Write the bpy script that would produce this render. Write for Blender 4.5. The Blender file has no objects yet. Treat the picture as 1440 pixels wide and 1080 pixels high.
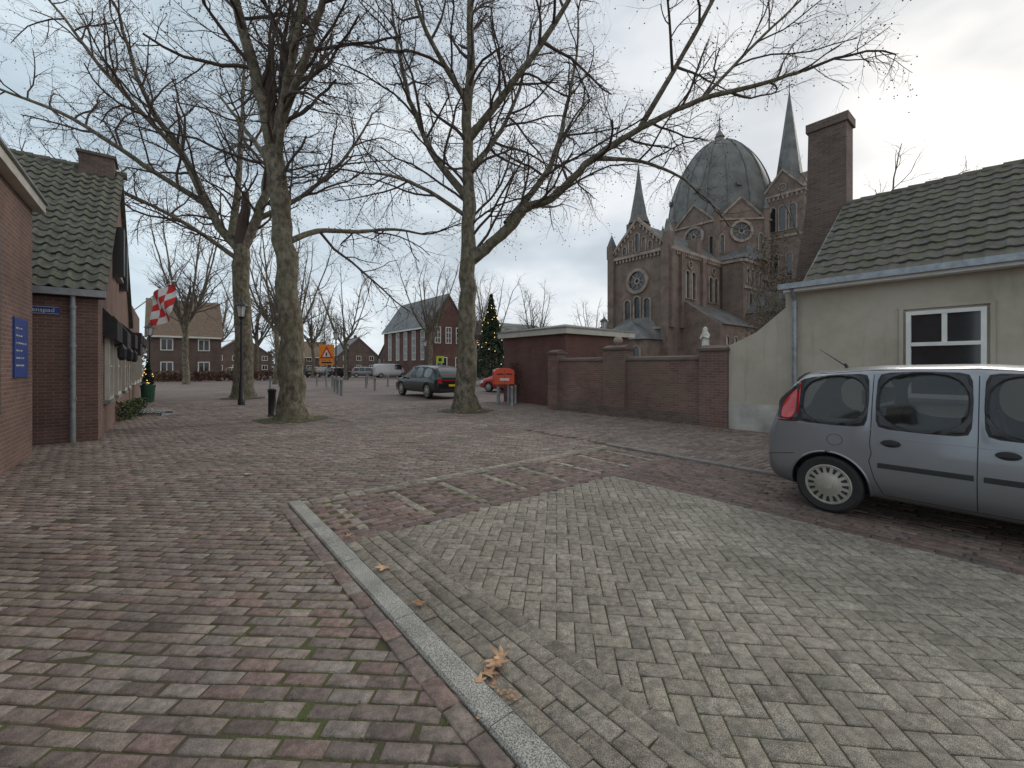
import bpy, bmesh, math, random
import numpy as np
from mathutils import Vector, Matrix
from mathutils.bvhtree import BVHTree
random.seed(7); rng=np.random.default_rng(7)
ANG=math.atan2(.63,.777); CA=math.cos(ANG); SA=math.sin(ANG)
def W(t,s,z=0): return Vector((CA*t-SA*s, SA*t+CA*s, z))
scene=bpy.context.scene
COL=scene.collection
# ------------------------------------------------------------------ materials
def newmat(name):
    m=bpy.data.materials.new(name); m.use_nodes=True
    nt=m.node_tree; b=nt.nodes['Principled BSDF']
    return m,nt,b
def nd(nt,typ,**kw):
    n=nt.nodes.new(typ)
    for k,v in kw.items():
        if hasattr(n,k): setattr(n,k,v)
        else: n.inputs[k].default_value=v
    return n
def ramp(nt,stops):
    r=nt.nodes.new('ShaderNodeValToRGB'); e=r.color_ramp.elements
    while len(e)<len(stops): e.new(.5)
    for el,(p,c) in zip(e,stops):
        el.position=p; el.color=(c[0],c[1],c[2],1) if not isinstance(c,(int,float)) else (c,c,c,1)
    return r
def noise(nt,vec,scale,detail=4,rough=.6):
    n=nt.nodes.new('ShaderNodeTexNoise'); n.inputs['Scale'].default_value=scale
    n.inputs['Detail'].default_value=min(detail,4); n.inputs['Roughness'].default_value=rough
    if vec is not None: nt.links.new(vec,n.inputs['Vector'])
    return n.outputs[0]
def mixc(nt,f,a,b,mode='MIX'):
    m=nt.nodes.new('ShaderNodeMix'); m.data_type='RGBA'; m.blend_type=mode
    for sock,val in ((m.inputs[0],f),(m.inputs[6],a),(m.inputs[7],b)):
        if isinstance(val,(int,float)): sock.default_value=val
        elif isinstance(val,(tuple,list)): sock.default_value=(val[0],val[1],val[2],1)
        else: nt.links.new(val,sock)
    return m.outputs[2]
def bump(nt,b,h,strength=.4,dist=.02):
    n=nt.nodes.new('ShaderNodeBump'); n.inputs['Strength'].default_value=strength; n.inputs['Distance'].default_value=dist
    nt.links.new(h,n.inputs['Height']); nt.links.new(n.outputs[0],b.inputs['Normal'])
def objv(nt): return nt.nodes.new('ShaderNodeTexCoord').outputs['Object']
def M(name,c,rough=.7,metal=0.,var=.25,scale=6.,bmp=0.,coat=0.,emis=None,c2=None,alpha=1.):
    m,nt,b=newmat(name)
    if var>0:
        v=objv(nt); n=noise(nt,v,scale,3)
        lo=tuple(x*(1-var) for x in c); hi=c2 if c2 else tuple(min(1,x*(1+var)) for x in c)
        r=ramp(nt,[(.32,lo),(.68,hi)]); nt.links.new(n,r.inputs[0]); nt.links.new(r.outputs[0],b.inputs['Base Color'])
    else: b.inputs['Base Color'].default_value=(*c,1)
    b.inputs['Roughness'].default_value=rough; b.inputs['Metallic'].default_value=metal; b.inputs['Alpha'].default_value=alpha
    if coat: b.inputs['Coat Weight'].default_value=coat; b.inputs['Coat Roughness'].default_value=.08
    if bmp: bump(nt,b,noise(nt,v,scale*5,3),bmp,.02)
    if emis:
        b.inputs['Emission Color'].default_value=(*emis[0],1); b.inputs['Emission Strength'].default_value=emis[1]
    return m
def brickmat(name,c1,c2,mortar,bw=.22,rh=.068,var=.35,dirt=(.05,.05,.045),dirtamt=.5,bs=.5):
    m,nt,b=newmat(name)
    tc=nt.nodes.new('ShaderNodeTexCoord')
    sp=nt.nodes.new('ShaderNodeSeparateXYZ'); nt.links.new(tc.outputs['Object'],sp.inputs[0])
    sn=nt.nodes.new('ShaderNodeSeparateXYZ'); nt.links.new(tc.outputs['Normal'],sn.inputs[0])
    ab=nd(nt,'ShaderNodeMath',operation='ABSOLUTE'); nt.links.new(sn.outputs[0],ab.inputs[0])
    gt=nd(nt,'ShaderNodeMath',operation='GREATER_THAN'); nt.links.new(ab.outputs[0],gt.inputs[0]); gt.inputs[1].default_value=.72
    mx=nt.nodes.new('ShaderNodeMix'); nt.links.new(gt.outputs[0],mx.inputs[0]); nt.links.new(sp.outputs[0],mx.inputs[2]); nt.links.new(sp.outputs[1],mx.inputs[3])
    cb=nt.nodes.new('ShaderNodeCombineXYZ'); nt.links.new(mx.outputs[0],cb.inputs[0]); nt.links.new(sp.outputs[2],cb.inputs[1])
    bt=nt.nodes.new('ShaderNodeTexBrick'); nt.links.new(cb.outputs[0],bt.inputs['Vector'])
    bt.inputs['Scale'].default_value=1; bt.inputs['Brick Width'].default_value=bw; bt.inputs['Row Height'].default_value=rh
    bt.inputs['Mortar Size'].default_value=.007; bt.inputs['Mortar Smooth'].default_value=.2
    bt.inputs['Color1'].default_value=(*c1,1); bt.inputs['Color2'].default_value=(*c2,1); bt.inputs['Mortar'].default_value=(*mortar,1)
    n=noise(nt,tc.outputs['Object'],.9,4,.65); r=ramp(nt,[(.35,1-var),(.7,1+var*.3)]); nt.links.new(n,r.inputs[0])
    col=mixc(nt,1.,bt.outputs[0],r.outputs[0],'MULTIPLY')
    n2=noise(nt,tc.outputs['Object'],.45,4,.7); r2=ramp(nt,[(.5,0.),(.75,dirtamt)]); nt.links.new(n2,r2.inputs[0])
    col=mixc(nt,r2.outputs[0],col,dirt)
    nt.links.new(col,b.inputs['Base Color']); b.inputs['Roughness'].default_value=.88
    iv=nd(nt,'ShaderNodeMath',operation='SUBTRACT'); iv.inputs[0].default_value=1; nt.links.new(bt.outputs[1],iv.inputs[1])
    bump(nt,b,iv.outputs[0],bs,.01)
    return m
m_brick_red=brickmat('brick_red',(.235,.125,.10),(.165,.096,.08),(.26,.225,.20),dirt=(.08,.07,.055))
m_brick_wall=brickmat('brick_garden',(.27,.145,.115),(.175,.105,.088),(.26,.225,.195),dirt=(.10,.09,.06),dirtamt=.6)
m_brick_dark=brickmat('brick_dark',(.2,.088,.07),(.15,.073,.06),(.13,.10,.09),dirtamt=.35)
m_brick_ch=brickmat('brick_chimney',(.19,.13,.107),(.125,.09,.075),(.2,.17,.15),dirt=(.08,.07,.058),dirtamt=.5)
m_brick_church=brickmat('brick_church',(.265,.188,.15),(.205,.148,.12),(.21,.172,.15),var=.4,dirt=(.12,.098,.078),dirtamt=.6)
m_trim_church=M('stone_church',(.285,.228,.188),.85,var=.3,scale=1.2)
m_slate=M('slate',(.12,.12,.116),.55,var=.35,scale=.8,bmp=.2)
m_slate_dome=M('dome_slate',(.128,.127,.118),.65,var=.4,scale=.45)
m_lead=M('lead',(.22,.23,.22),.5,.3,scale=3)
def plaster():
    m,nt,b=newmat('plaster'); v=objv(nt)
    n=noise(nt,v,.7,4,.7); r=ramp(nt,[(.3,(.36,.322,.255)),(.55,(.465,.418,.34)),(.75,(.51,.468,.39))]); nt.links.new(n,r.inputs[0])
    mp=nt.nodes.new('ShaderNodeMapping'); mp.inputs['Scale'].default_value=(2.5,2.5,.25); nt.links.new(v,mp.inputs[0])
    n2=noise(nt,mp.outputs[0],2,4,.7); r2=ramp(nt,[(.55,0.),(.8,.45)]); nt.links.new(n2,r2.inputs[0])
    col=mixc(nt,r2.outputs[0],r.outputs[0],(.21,.19,.135))
    nt.links.new(col,b.inputs['Base Color']); b.inputs['Roughness'].default_value=.92
    bump(nt,b,noise(nt,v,60,4),.35,.01); return m
m_plaster=plaster()
m_plinth=M('plinth_plaster',(.43,.42,.38),.9,var=.3,scale=1.5,bmp=.3)
m_white=M('white_paint',(.72,.72,.68),.45,var=.08,scale=3)
m_cream=M('cream_paint',(.5,.48,.42),.5,var=.12,scale=3)
m_glass=M('window_glass',(.02,.024,.028),.06,var=.3,scale=1.5,coat=.5)
m_black=M('black_paint',(.018,.018,.02),.4,var=.2)
m_awn=M('awning_cloth',(.03,.03,.032),.8,var=.3)
m_dark=M('dark_wood',(.035,.03,.027),.7,var=.3)
m_zinc=M('zinc_pipe',(.3,.32,.34),.45,.5,var=.2,scale=8)
m_orange=M('orange_sign',(.85,.28,.02),.5,var=.05)
m_redp=M('red_paint',(.62,.035,.02),.35,var=.1)
m_postred=M('post_orange_red',(.75,.09,.03),.35,var=.1)
m_blue=M('sign_blue',(.03,.07,.27),.35,var=.1)
m_lime=M('sign_lime',(.45,.6,.05),.4,var=.1)
m_pole=M('galvanised',(.33,.34,.34),.45,.5,var=.15)
m_yel=M('plate_yellow',(.8,.55,.03),.4,var=.05)
m_stat=M('white_stone',(.62,.6,.54),.7,var=.2,scale=8)
def tilemat(name,a,bb,moss,lo,hi,amt=1.):
    m,nt,b=newmat(name); v=objv(nt)
    n=noise(nt,v,3.5,4,.7); r=ramp(nt,[(.3,a),(.7,bb)]); nt.links.new(n,r.inputs[0])
    n2=noise(nt,v,5.2,4,.8); r2=ramp(nt,[(lo,0.),(hi,amt)]); nt.links.new(n2,r2.inputs[0])
    col=mixc(nt,r2.outputs[0],r.outputs[0],moss); nt.links.new(col,b.inputs['Base Color'])
    b.inputs['Roughness'].default_value=.85; bump(nt,b,noise(nt,v,45,3),.5,.02); return m
m_tile_l=tilemat('pantiles',(.09,.088,.074),(.19,.185,.152),(.085,.093,.05),.45,.64,.8)
m_tile_r=tilemat('mossy_tiles',(.08,.07,.063),(.175,.158,.14),(.11,.115,.055),.48,.62,.9)
m_tile_o=tilemat('brown_tiles',(.12,.085,.06),(.2,.14,.10),(.09,.085,.055),.5,.7)
def barkmat():
    m,nt,b=newmat('plane_bark'); v=objv(nt)
    mp=nt.nodes.new('ShaderNodeMapping'); mp.inputs['Scale'].default_value=(1,1,.6); nt.links.new(v,mp.inputs[0])
    n=noise(nt,mp.outputs[0],7.5,4,.66); r=ramp(nt,[(.38,(.075,.063,.046)),(.5,(.15,.13,.095)),(.63,(.235,.21,.155))]); nt.links.new(n,r.inputs[0])
    n2=noise(nt,v,.9,3); r2=ramp(nt,[(.45,0.),(.65,.5)]); nt.links.new(n2,r2.inputs[0])
    col=mixc(nt,r2.outputs[0],r.outputs[0],(.105,.102,.05)); nt.links.new(col,b.inputs['Base Color'])
    b.inputs['Roughness'].default_value=.9; bump(nt,b,noise(nt,mp.outputs[0],16,4,.7),.8,.05); return m
m_bark=barkmat()
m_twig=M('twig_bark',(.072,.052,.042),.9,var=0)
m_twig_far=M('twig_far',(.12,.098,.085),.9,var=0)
m_leaf=M('dry_leaf',(.45,.23,.11),.7,var=.4,scale=9,c2=(.68,.43,.26))
m_green=M('conifer',(.03,.055,.028),.8,var=.5,scale=5)
m_bush=M('bush_green',(.05,.075,.03),.8,var=.5,scale=5)
m_moss=M('moss_green',(.085,.11,.03),.9,var=.4,scale=5)
m_hedge=M('brown_hedge',(.13,.07,.05),.85,var=.4,scale=3)
m_ivy=M('withered_climber',(.14,.11,.07),.85,var=.4,scale=3)
m_light=M('warm_bulb',(1,.7,.3),.5,var=0,emis=((1,.62,.22),2.2))
m_soil=M('soil',(.08,.065,.045),.95,var=.5,scale=5,bmp=.6,c2=(.10,.11,.045))
# ------------------------------------------------------------------ mesh builder
class G:
    def __init__(s): s.v=[]; s.f=[]; s.m=[]; s.mats=[]
    def mi(s,mat):
        if mat not in s.mats: s.mats.append(mat)
        return s.mats.index(mat)
    def add(s,vs,fs,mat):
        o=len(s.v); s.v+= [tuple(v) for v in vs]; k=s.mi(mat)
        for f in fs: s.f.append(tuple(i+o for i in f)); s.m.append(k)
    def box(s,x0,x1,y0,y1,z0,z1,mat):
        s.add([(x0,y0,z0),(x1,y0,z0),(x1,y1,z0),(x0,y1,z0),(x0,y0,z1),(x1,y0,z1),(x1,y1,z1),(x0,y1,z1)],
              [(0,3,2,1),(4,5,6,7),(0,1,5,4),(1,2,6,5),(2,3,7,6),(3,0,4,7)],mat)
    def ob(s,o,u,n,u0,u1,n0,n1,z0,z1,mat):
        o=Vector(o);u=Vector(u);n=Vector(n);vs=[]
        for z in (z0,z1):
            for a,b in ((u0,n0),(u1,n0),(u1,n1),(u0,n1)): vs.append(o+u*a+n*b+Vector((0,0,z)))
        s.add(vs,[(0,3,2,1),(4,5,6,7),(0,1,5,4),(1,2,6,5),(2,3,7,6),(3,0,4,7)],mat)
    def prism(s,pts,e,mat):
        n=len(pts); e=Vector(e); P=[Vector(p) for p in pts]
        s.add(P+[p+e for p in P],[tuple(range(n))[::-1],tuple(range(n,2*n))]+[(i,(i+1)%n,n+(i+1)%n,n+i) for i in range(n)],mat)
    def cyl(s,p0,p1,r0,r1,n,mat):
        p0=Vector(p0);p1=Vector(p1);d=(p1-p0).normalized(); a=d.orthogonal().normalized(); b=d.cross(a); vs=[]
        for p,r in ((p0,r0),(p1,r1)):
            for i in range(n):
                t=2*math.pi*i/n; vs.append(p+a*r*math.cos(t)+b*r*math.sin(t))
        s.add(vs,[tuple(range(n))[::-1],tuple(range(n,2*n))]+[(i,(i+1)%n,n+(i+1)%n,n+i) for i in range(n)],mat)
    def lathe(s,c,prof,n,mat,rot=0,axis='z'):
        vs=[];fs=[]
        for r,z in prof:
            for i in range(n):
                t=2*math.pi*(i/n)+rot
                if axis=='z': vs.append((c[0]+r*math.cos(t),c[1]+r*math.sin(t),c[2]+z))
                else: vs.append((c[0]+r*math.cos(t),c[1]+z,c[2]+r*math.sin(t)))
        for k in range(len(prof)-1):
            for i in range(n): fs.append((k*n+i,k*n+(i+1)%n,(k+1)*n+(i+1)%n,(k+1)*n+i))
        fs.append(tuple(range(n))[::-1]); fs.append(tuple(range((len(prof)-1)*n,len(prof)*n)))
        s.add(vs,fs,mat)
    def sphere(s,c,r,mat,n=10,sz=1.):
        s.lathe(c,[(max(.001,r*math.sin(math.pi*k/n)),-r*sz*math.cos(math.pi*k/n)) for k in range(n+1)],n+2,mat)
    def arch(s,o,u,n,w,z0,h,mf,mg,fr=.18,pr=.15,k=8):
        def pts(w,zb,zt):
            r=w/2; zc=zt-r; P=[(-r,zb),(r,zb)]
            for i in range(k+1):
                a=math.pi*i/k; P.append((r*math.cos(a),zc+r*math.sin(a)))
            return P
        s.ring(o,u,n,pts(w+2*fr,z0-fr*.5,z0+h+fr),pts(w,z0,z0+h),mf,mg,pr)
    def rose(s,o,u,n,r,zc,mf,mg,fr=.3,pr=.15,k=20,spokes=8):
        c=lambda r:[(r*math.cos(2*math.pi*i/k),zc+r*math.sin(2*math.pi*i/k)) for i in range(k)]
        s.ring(o,u,n,c(r+fr),c(r),mf,mg,pr)
        o=Vector(o);u=Vector(u);n=Vector(n);Z=Vector((0,0,1))
        for i in range(spokes):
            a=2*math.pi*i/spokes; d=u*math.cos(a)+Z*math.sin(a)
            s.cyl(o+Z*zc+n*.06+d*r*.25,o+Z*zc+n*.06+d*r,.05*r,.05*r,4,mf)
        s.ring(o,u,n,[(p*.35,zc+(q-zc)*.35) for p,q in c(r)],[(p*.2,zc+(q-zc)*.2) for p,q in c(r)],mf,mg,pr*.6)
    def ring(s,o,u,n,out,inn,mf,mg,pr):
        o=Vector(o);u=Vector(u);n=Vector(n);Z=Vector((0,0,1)); k=len(out)
        P=lambda q,d:o+u*q[0]+Z*q[1]+n*d
        vs=[P(q,pr) for q in out]+[P(q,pr) for q in inn]+[P(q,0.) for q in out]+[P(q,.02) for q in inn]
        fs=[]
        for i in range(k):
            j=(i+1)%k; fs+=[(i,j,k+j,k+i),(2*k+i,2*k+j,j,i),(k+i,k+j,3*k+j,3*k+i)]
        s.add(vs,fs,mf); s.add([P(q,.02) for q in inn],[tuple(range(k))],mg)
    def win(s,o,u,n,w,z0,h,mf,mg,nx=2,ny=2,fr=.07,pr=.06,sill=None):
        s.ob(o,u,n,-w/2,w/2,.0,.012,z0,z0+h,mg)
        s.ob(o,u,n,-w/2-.0,-w/2+fr,.012,pr,z0,z0+h,mf); s.ob(o,u,n,w/2-fr,w/2,.012,pr,z0,z0+h,mf)
        s.ob(o,u,n,-w/2+fr,w/2-fr,.012,pr,z0,z0+fr,mf); s.ob(o,u,n,-w/2+fr,w/2-fr,.012,pr,z0+h-fr,z0+h,mf)
        for i in range(1,nx): x=-w/2+w*i/nx; s.ob(o,u,n,x-fr*.35,x+fr*.35,.012,pr*.8,z0+fr,z0+h-fr,mf)
        for i in range(1,ny): z=z0+h*i/ny; s.ob(o,u,n,-w/2+fr,w/2-fr,.012,pr*.7,z-fr*.35,z+fr*.35,mf)
        if sill: s.ob(o,u,n,-w/2-.08,w/2+.08,0,.12,z0-.08,z0-.003,sill)
    def make(s,name,parent=None,off=(0,0,0),smooth=False,loc=None,recalc=True):
        me=bpy.data.meshes.new(name); off=Vector(off)
        me.from_pydata([(v[0]-off[0],v[1]-off[1],v[2]-off[2]) for v in s.v],[],s.f)
        for m in s.mats: me.materials.append(m)
        me.polygons.foreach_set('material_index',s.m)
        if recalc:
            bm=bmesh.new(); bm.from_mesh(me); bmesh.ops.recalc_face_normals(bm,faces=bm.faces); bm.to_mesh(me); bm.free()
        if smooth:
            me.polygons.foreach_set('use_smooth',[True]*len(me.polygons)); me.set_sharp_from_angle(angle=math.radians(35))
        ob=bpy.data.objects.new(name,me); COL.objects.link(ob)
        if parent: ob.parent=parent
        if loc is not None: ob.location=loc
        return ob
def root(name,t,s,extra=0.,z=0.):
    e=bpy.data.objects.new(name,None); e.empty_display_size=.3; COL.objects.link(e)
    e.location=W(t,s,z); e.rotation_euler=(0,0,ANG+extra); e['o']=(t,s); return e
def rootw(name,x,y,rz=0.,z=0.):
    e=bpy.data.objects.new(name,None); e.empty_display_size=.3; COL.objects.link(e)
    e.location=(x,y,z); e.rotation_euler=(0,0,rz); return e
def fin(g,part,r,smooth=False): return g.make(part,r,(r['o'][0],r['o'][1],0),smooth)
XT=(1,0,0); YS=(0,1,0); NT=(-1,0,0); NS=(0,-1,0)
def tile_roof(g,o,u,v,width,length,per,row,amp,mat,spp=6,lift=.035):
    o=Vector(o);u=Vector(u).normalized();v=Vector(v).normalized();n=u.cross(v)
    if n.z<0: n=-n
    nc=int(width/per)*spp; nr=int(length/row); us=np.linspace(0,width,nc+1)
    prof=amp*np.where(np.sin(us/per*2*np.pi)>0,np.sin(us/per*2*np.pi),.35*np.sin(us/per*2*np.pi))
    U=np.array(u);V=np.array(v);NN=np.array(n);O=np.array(o); vs=[];fs=[]
    for i in range(nr):
        base=len(vs); jit=np.repeat(rng.normal(0,.006,nc//spp+2),spp)[:nc+1]
        sl=np.repeat(rng.normal(0,.006,nc//spp+2),spp)[:nc+1]
        sag=-.03*np.sin(us/width*np.pi*2+.6)*math.sin(i/nr*math.pi)
        for vv,h in ((i*row-.01,lift-.03),(i*row-.01,lift),((i+1)*row+.02,0.)):
            P=O+np.outer(us,U)+np.outer(vv+sl,V)+np.outer(prof+h+jit+sag,NN)
            vs+= [tuple(p) for p in P]
        for k in range(2):
            for j in range(nc):
                a=base+k*(nc+1)+j; fs.append((a,a+1,a+nc+2,a+nc+1))
    g.add(vs,fs,mat)
# ------------------------------------------------------------------ ground
def groundmat():
    m,nt,b=newmat('square_paving'); v=objv(nt)
    mp=nt.nodes.new('ShaderNodeMapping'); nt.links.new(v,mp.inputs[0]); mp.inputs['Rotation'].default_value=(0,0,.05)
    bt=nt.nodes.new('ShaderNodeTexBrick'); nt.links.new(mp.outputs[0],bt.inputs['Vector'])
    bt.inputs['Scale'].default_value=1; bt.inputs['Brick Width'].default_value=.21; bt.inputs['Row Height'].default_value=.105
    bt.inputs['Mortar Size'].default_value=.008
    bt.inputs['Color1'].default_value=(.245,.182,.16,1); bt.inputs['Color2'].default_value=(.172,.13,.115,1); bt.inputs['Mortar'].default_value=(.09,.076,.062,1)
    n=noise(nt,v,.35,4,.6); r=ramp(nt,[(.3,.72),(.7,1.2)]); nt.links.new(n,r.inputs[0])
    col=mixc(nt,1.,bt.outputs[0],r.outputs[0],'MULTIPLY'); nt.links.new(col,b.inputs['Base Color']); b.inputs['Roughness'].default_value=.8
    return m
g=G(); g.add([(-600,-60,0),(600,-60,0),(600,900,0),(-600,900,0)],[(0,1,2,3)],groundmat()); g.make('ground')
def bedmat():
    m,nt,b=newmat('joint_soil'); v=objv(nt)
    n=noise(nt,v,1.3,4,.7); r=ramp(nt,[(.42,(.078,.064,.047)),(.52,(.082,.08,.036)),(.64,(.088,.11,.034))]); nt.links.new(n,r.inputs[0])
    nt.links.new(r.outputs[0],b.inputs['Base Color']); b.inputs['Roughness'].default_value=1
    bump(nt,b,noise(nt,v,90,3),.8,.01); return m
YF=19.
g=G(); g.add([(-3.2,.3,.006),(3.2,.3,.006),(1.3*YF+2,YF,.006),(-1.3*YF-2,YF,.006)],[(0,1,2,3)],bedmat()); g.make('paving_bed')
def pavmat(name,speck,spamt,moss,mc=(.10,.10,.06)):
    m,nt,b=newmat(name); v=objv(nt)
    at=nt.nodes.new('ShaderNodeAttribute'); at.attribute_name='col'
    n=noise(nt,v,320,1,.6); r=ramp(nt,[(.36,1-spamt),(.5,1.),(.62,1+spamt*1.6)]); nt.links.new(n,r.inputs[0])
    col=mixc(nt,1.,at.outputs[0],r.outputs[0],'MULTIPLY')
    n1=noise(nt,v,.8,4,.65); r1=ramp(nt,[(.3,.74),(.7,1.2)]); nt.links.new(n1,r1.inputs[0])
    col=mixc(nt,1.,col,r1.outputs[0],'MULTIPLY')
    n3=noise(nt,v,24,3,.6); r3=ramp(nt,[(.35,.68),(.65,1.2)]); nt.links.new(n3,r3.inputs[0])
    col=mixc(nt,1.,col,r3.outputs[0],'MULTIPLY')
    n2=noise(nt,v,2.1,4,.72); r2=ramp(nt,[(.52,0.),(.72,moss)]); nt.links.new(n2,r2.inputs[0])
    col=mixc(nt,r2.outputs[0],col,mc)
    nt.links.new(col,b.inputs['Base Color']); b.inputs['Roughness'].default_value=.8
    bump(nt,b,noise(nt,v,85,3,.7),speck,.006); return m
m_klinker=pavmat('clay_pavers',.9,.25,.35,(.125,.11,.07))
m_concrete_pav=pavmat('concrete_pavers',.8,.55,.35,(.15,.128,.095))
def bricks(name,cx,cy,an,L,Wd,cols,mat,z=.012,zj=.0018,bev=.006,tilt=1.):
    n=len(cx); L=np.broadcast_to(L,(n,)); Wd=np.broadcast_to(Wd,(n,))
    sx=np.array([-1,1,1,-1]); sy=np.array([-1,-1,1,1])
    V=np.zeros((n,12,3)); tx=rng.normal(0,.007*tilt,n); ty=rng.normal(0,.012*tilt,n); zz=z+rng.normal(0,zj,n)
    for k,(ins,dz) in enumerate(((0,-.012),(0,-bev*.7),(bev,0))):
        for c in range(4):
            lx=sx[c]*(L/2-ins); ly=sy[c]*(Wd/2-ins)
            V[:,k*4+c,0]=cx+lx*np.cos(an)-ly*np.sin(an)+ (rng.normal(0,.002,n) if k else 0)
            V[:,k*4+c,1]=cy+lx*np.sin(an)+ly*np.cos(an)+ (rng.normal(0,.002,n) if k else 0)
            V[:,k*4+c,2]=zz+dz+(lx*tx+ly*ty if k else 0)
    F=[]
    for k in range(2):
        for c in range(4): F.append((k*4+c,k*4+(c+1)%4,(k+1)*4+(c+1)%4,(k+1)*4+c))
    F.append((8,9,10,11)); F=np.array(F)
    FF=(F[None]+np.arange(n)[:,None,None]*12).reshape(-1)
    me=bpy.data.meshes.new(name); nf=n*9
    me.vertices.add(n*12); me.vertices.foreach_set('co',V.reshape(-1))
    me.loops.add(nf*4); me.loops.foreach_set('vertex_index',FF.astype(np.int32))
    me.polygons.add(nf); me.polygons.foreach_set('loop_start',np.arange(0,nf*4,4,dtype=np.int32)); 
    me.update(calc_edges=True); me.validate()
    a=me.color_attributes.new('col','FLOAT_COLOR','POINT')
    C=np.ones((n,12,4)); C[:,:,:3]=cols[:,None,:]; a.data.foreach_set('color',C.reshape(-1))
    me.materials.append(mat); ob=bpy.data.objects.new(name,me); COL.objects.link(ob); return ob
def TS(x,y): return CA*x+SA*y, -SA*x+CA*y
def running(x0,x1,y0,y1,theta,L,Wd):
    c,s_=math.cos(theta),math.sin(theta)
    cs=[(x*c+y*s_,-x*s_+y*c) for x in (x0,x1) for y in (y0,y1)]
    a0=min(p[0] for p in cs);a1=max(p[0] for p in cs);b0=min(p[1] for p in cs);b1=max(p[1] for p in cs)
    bs=np.arange(b0,b1,Wd); As=np.arange(a0,a1,L)
    A,B=np.meshgrid(As,bs); A=A+(np.arange(len(bs))[:,None]%2)*L/2+rng.normal(0,.008,A.shape)+rng.normal(0,.02,(len(bs),1))
    B=B+rng.normal(0,.002,B.shape)+.010*np.sin(A*1.3+B*.7)+.006*np.sin(A*3.1+B*1.9)
    A=A.ravel();B=B.ravel(); return A*c-B*s_,A*s_+B*c
pal=np.array([(.222,.175,.15),(.205,.16,.138),(.248,.20,.17),(.172,.132,.116),(.225,.157,.135),(.24,.203,.178),(.19,.15,.133)])*1.03
def palcol(n,pal,j=.09,g=1.): 
    return pal[rng.integers(0,len(pal),n)]*(1+rng.normal(0,j,(n,1)))*g
def frust(x,y): return (y>.35)&(y<YF)&(np.abs(x)<1.3*y+1.8)
x,y=running(-27,27,.3,YF,-.06,.212,.095); t,s=TS(x,y)
k=frust(x,y)&~((t>1.03)&(t<6.95)&(s<5.45))&~((t>6.9)&(s<8))&(t<12)&(t>-2.4)
x=x[k];y=y[k]
bricks('brick_paving',x,y,np.full(len(x),-.06)+rng.normal(0,.008,len(x)),.202,.085,palcol(len(x),pal),m_klinker,bev=.008,zj=.0022)
BX,BY=x,y
sv=np.arange(-3,5.6,.21); P=[W(1.03,q) for q in sv]
bricks('edge_course',np.array([p.x for p in P]),np.array([p.y for p in P]),np.full(len(P),ANG+math.pi/2),.202,.1,palcol(len(P),pal),m_klinker,z=.019)
x,y=running(-5,27,.3,YF,ANG,.212,.1); t,s=TS(x,y)
k=frust(x,y)&(t>6.97)&(t<11.2)&(s<8)
x=x[k];y=y[k]; bricks('pavement',x,y,np.full(len(x),ANG),.203,.09,palcol(len(x),pal*.95),m_klinker,z=.022)
pr=np.array([(.19,.127,.108),(.162,.112,.098),(.205,.143,.12),(.17,.13,.117)])
x,y=running(-5,27,.3,12,ANG+math.pi/2,.212,.1); t,s=TS(x,y)
k=(y>.3)&(t>5.17)&(t<6.84)&(s<4.0)&(np.abs(x)<1.3*y+1.8)
x=x[k];y=y[k]; bricks('parking_strip',x,y,np.full(len(x),ANG+math.pi/2),.203,.09,palcol(len(x),pr),m_klinker)
gr=np.array([(.272,.24,.192),(.25,.22,.176),(.29,.258,.209)])
for tt in (1.29,1.395,1.50,1.605,1.71):
    sv=np.arange(-3,3.95,.212)+(0.1 if int(tt*1000)%2 else 0); P=[W(tt,q) for q in sv]; P=[p for p in P if p.y>.3]
    bricks('channel_row',np.array([p.x for p in P]),np.array([p.y for p in P]),np.full(len(P),ANG+math.pi/2),.205,.098,palcol(len(P),gr*.82),m_concrete_pav,z=.017)
sv=np.arange(-4,3.95,.212); P=[W(5.1,q) for q in sv]; P=[p for p in P if p.y>.3]
bricks('channel_row',np.array([p.x for p in P]),np.array([p.y for p in P]),np.full(len(P),ANG+math.pi/2),.205,.11,palcol(len(P),pr*.85),m_klinker,z=.018)
P=[W(q,3.95) for q in np.arange(1.3,6.9,.212)]
bricks('channel_row',np.array([p.x for p in P]),np.array([p.y for p in P]),np.full(len(P),ANG),.205,.1,palcol(len(P),pr),m_klinker,z=.018)
w=.107; ii=np.arange(-90,140); X,Y=np.meshgrid(ii,ii); d=(X-Y)%4
th=ANG+math.radians(45)
h=d==0; v_=d==3
ax=np.concatenate([(X[h]+1.)*w,(X[v_]+.5)*w]); ay=np.concatenate([(Y[h]+.5)*w,(Y[v_]+1.)*w]); aa=np.concatenate([np.zeros(h.sum()),np.full(v_.sum(),math.pi/2)])
bx=ax*math.cos(th)-ay*math.sin(th); by=ax*math.sin(th)+ay*math.cos(th); t,s=TS(bx,by)
k=(by>.3)&(t>1.70)&(t<5.11)&(s<3.97)&(np.abs(bx)<1.3*by+1.8)
bx=bx[k];by=by[k];aa=aa[k]
bricks('road',bx,by,aa+th,.2075,.1005,palcol(len(bx),gr,.05),m_concrete_pav,zj=.0009,tilt=.6,z=.013)
x,y=running(-8,10,.3,14,ANG,.212,.1); t,s=TS(x,y)
tooth=(((t-1.45)%.7)<.12)&(s<5.3)&(s>4.1)
k=(t>1.2)&(t<6.85)&(s>3.98)&(s<5.3)&~tooth
x=x[k];y=y[k]; bricks('crossing_band',x,y,np.full(len(x),ANG),.203,.09,palcol(len(x),pr*1.12),m_klinker)
P=[]; 
for tt in np.arange(1.51,6.9,.7):
    for q in np.arange(4.2,5.25,.212): P.append(W(tt,q))
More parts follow.
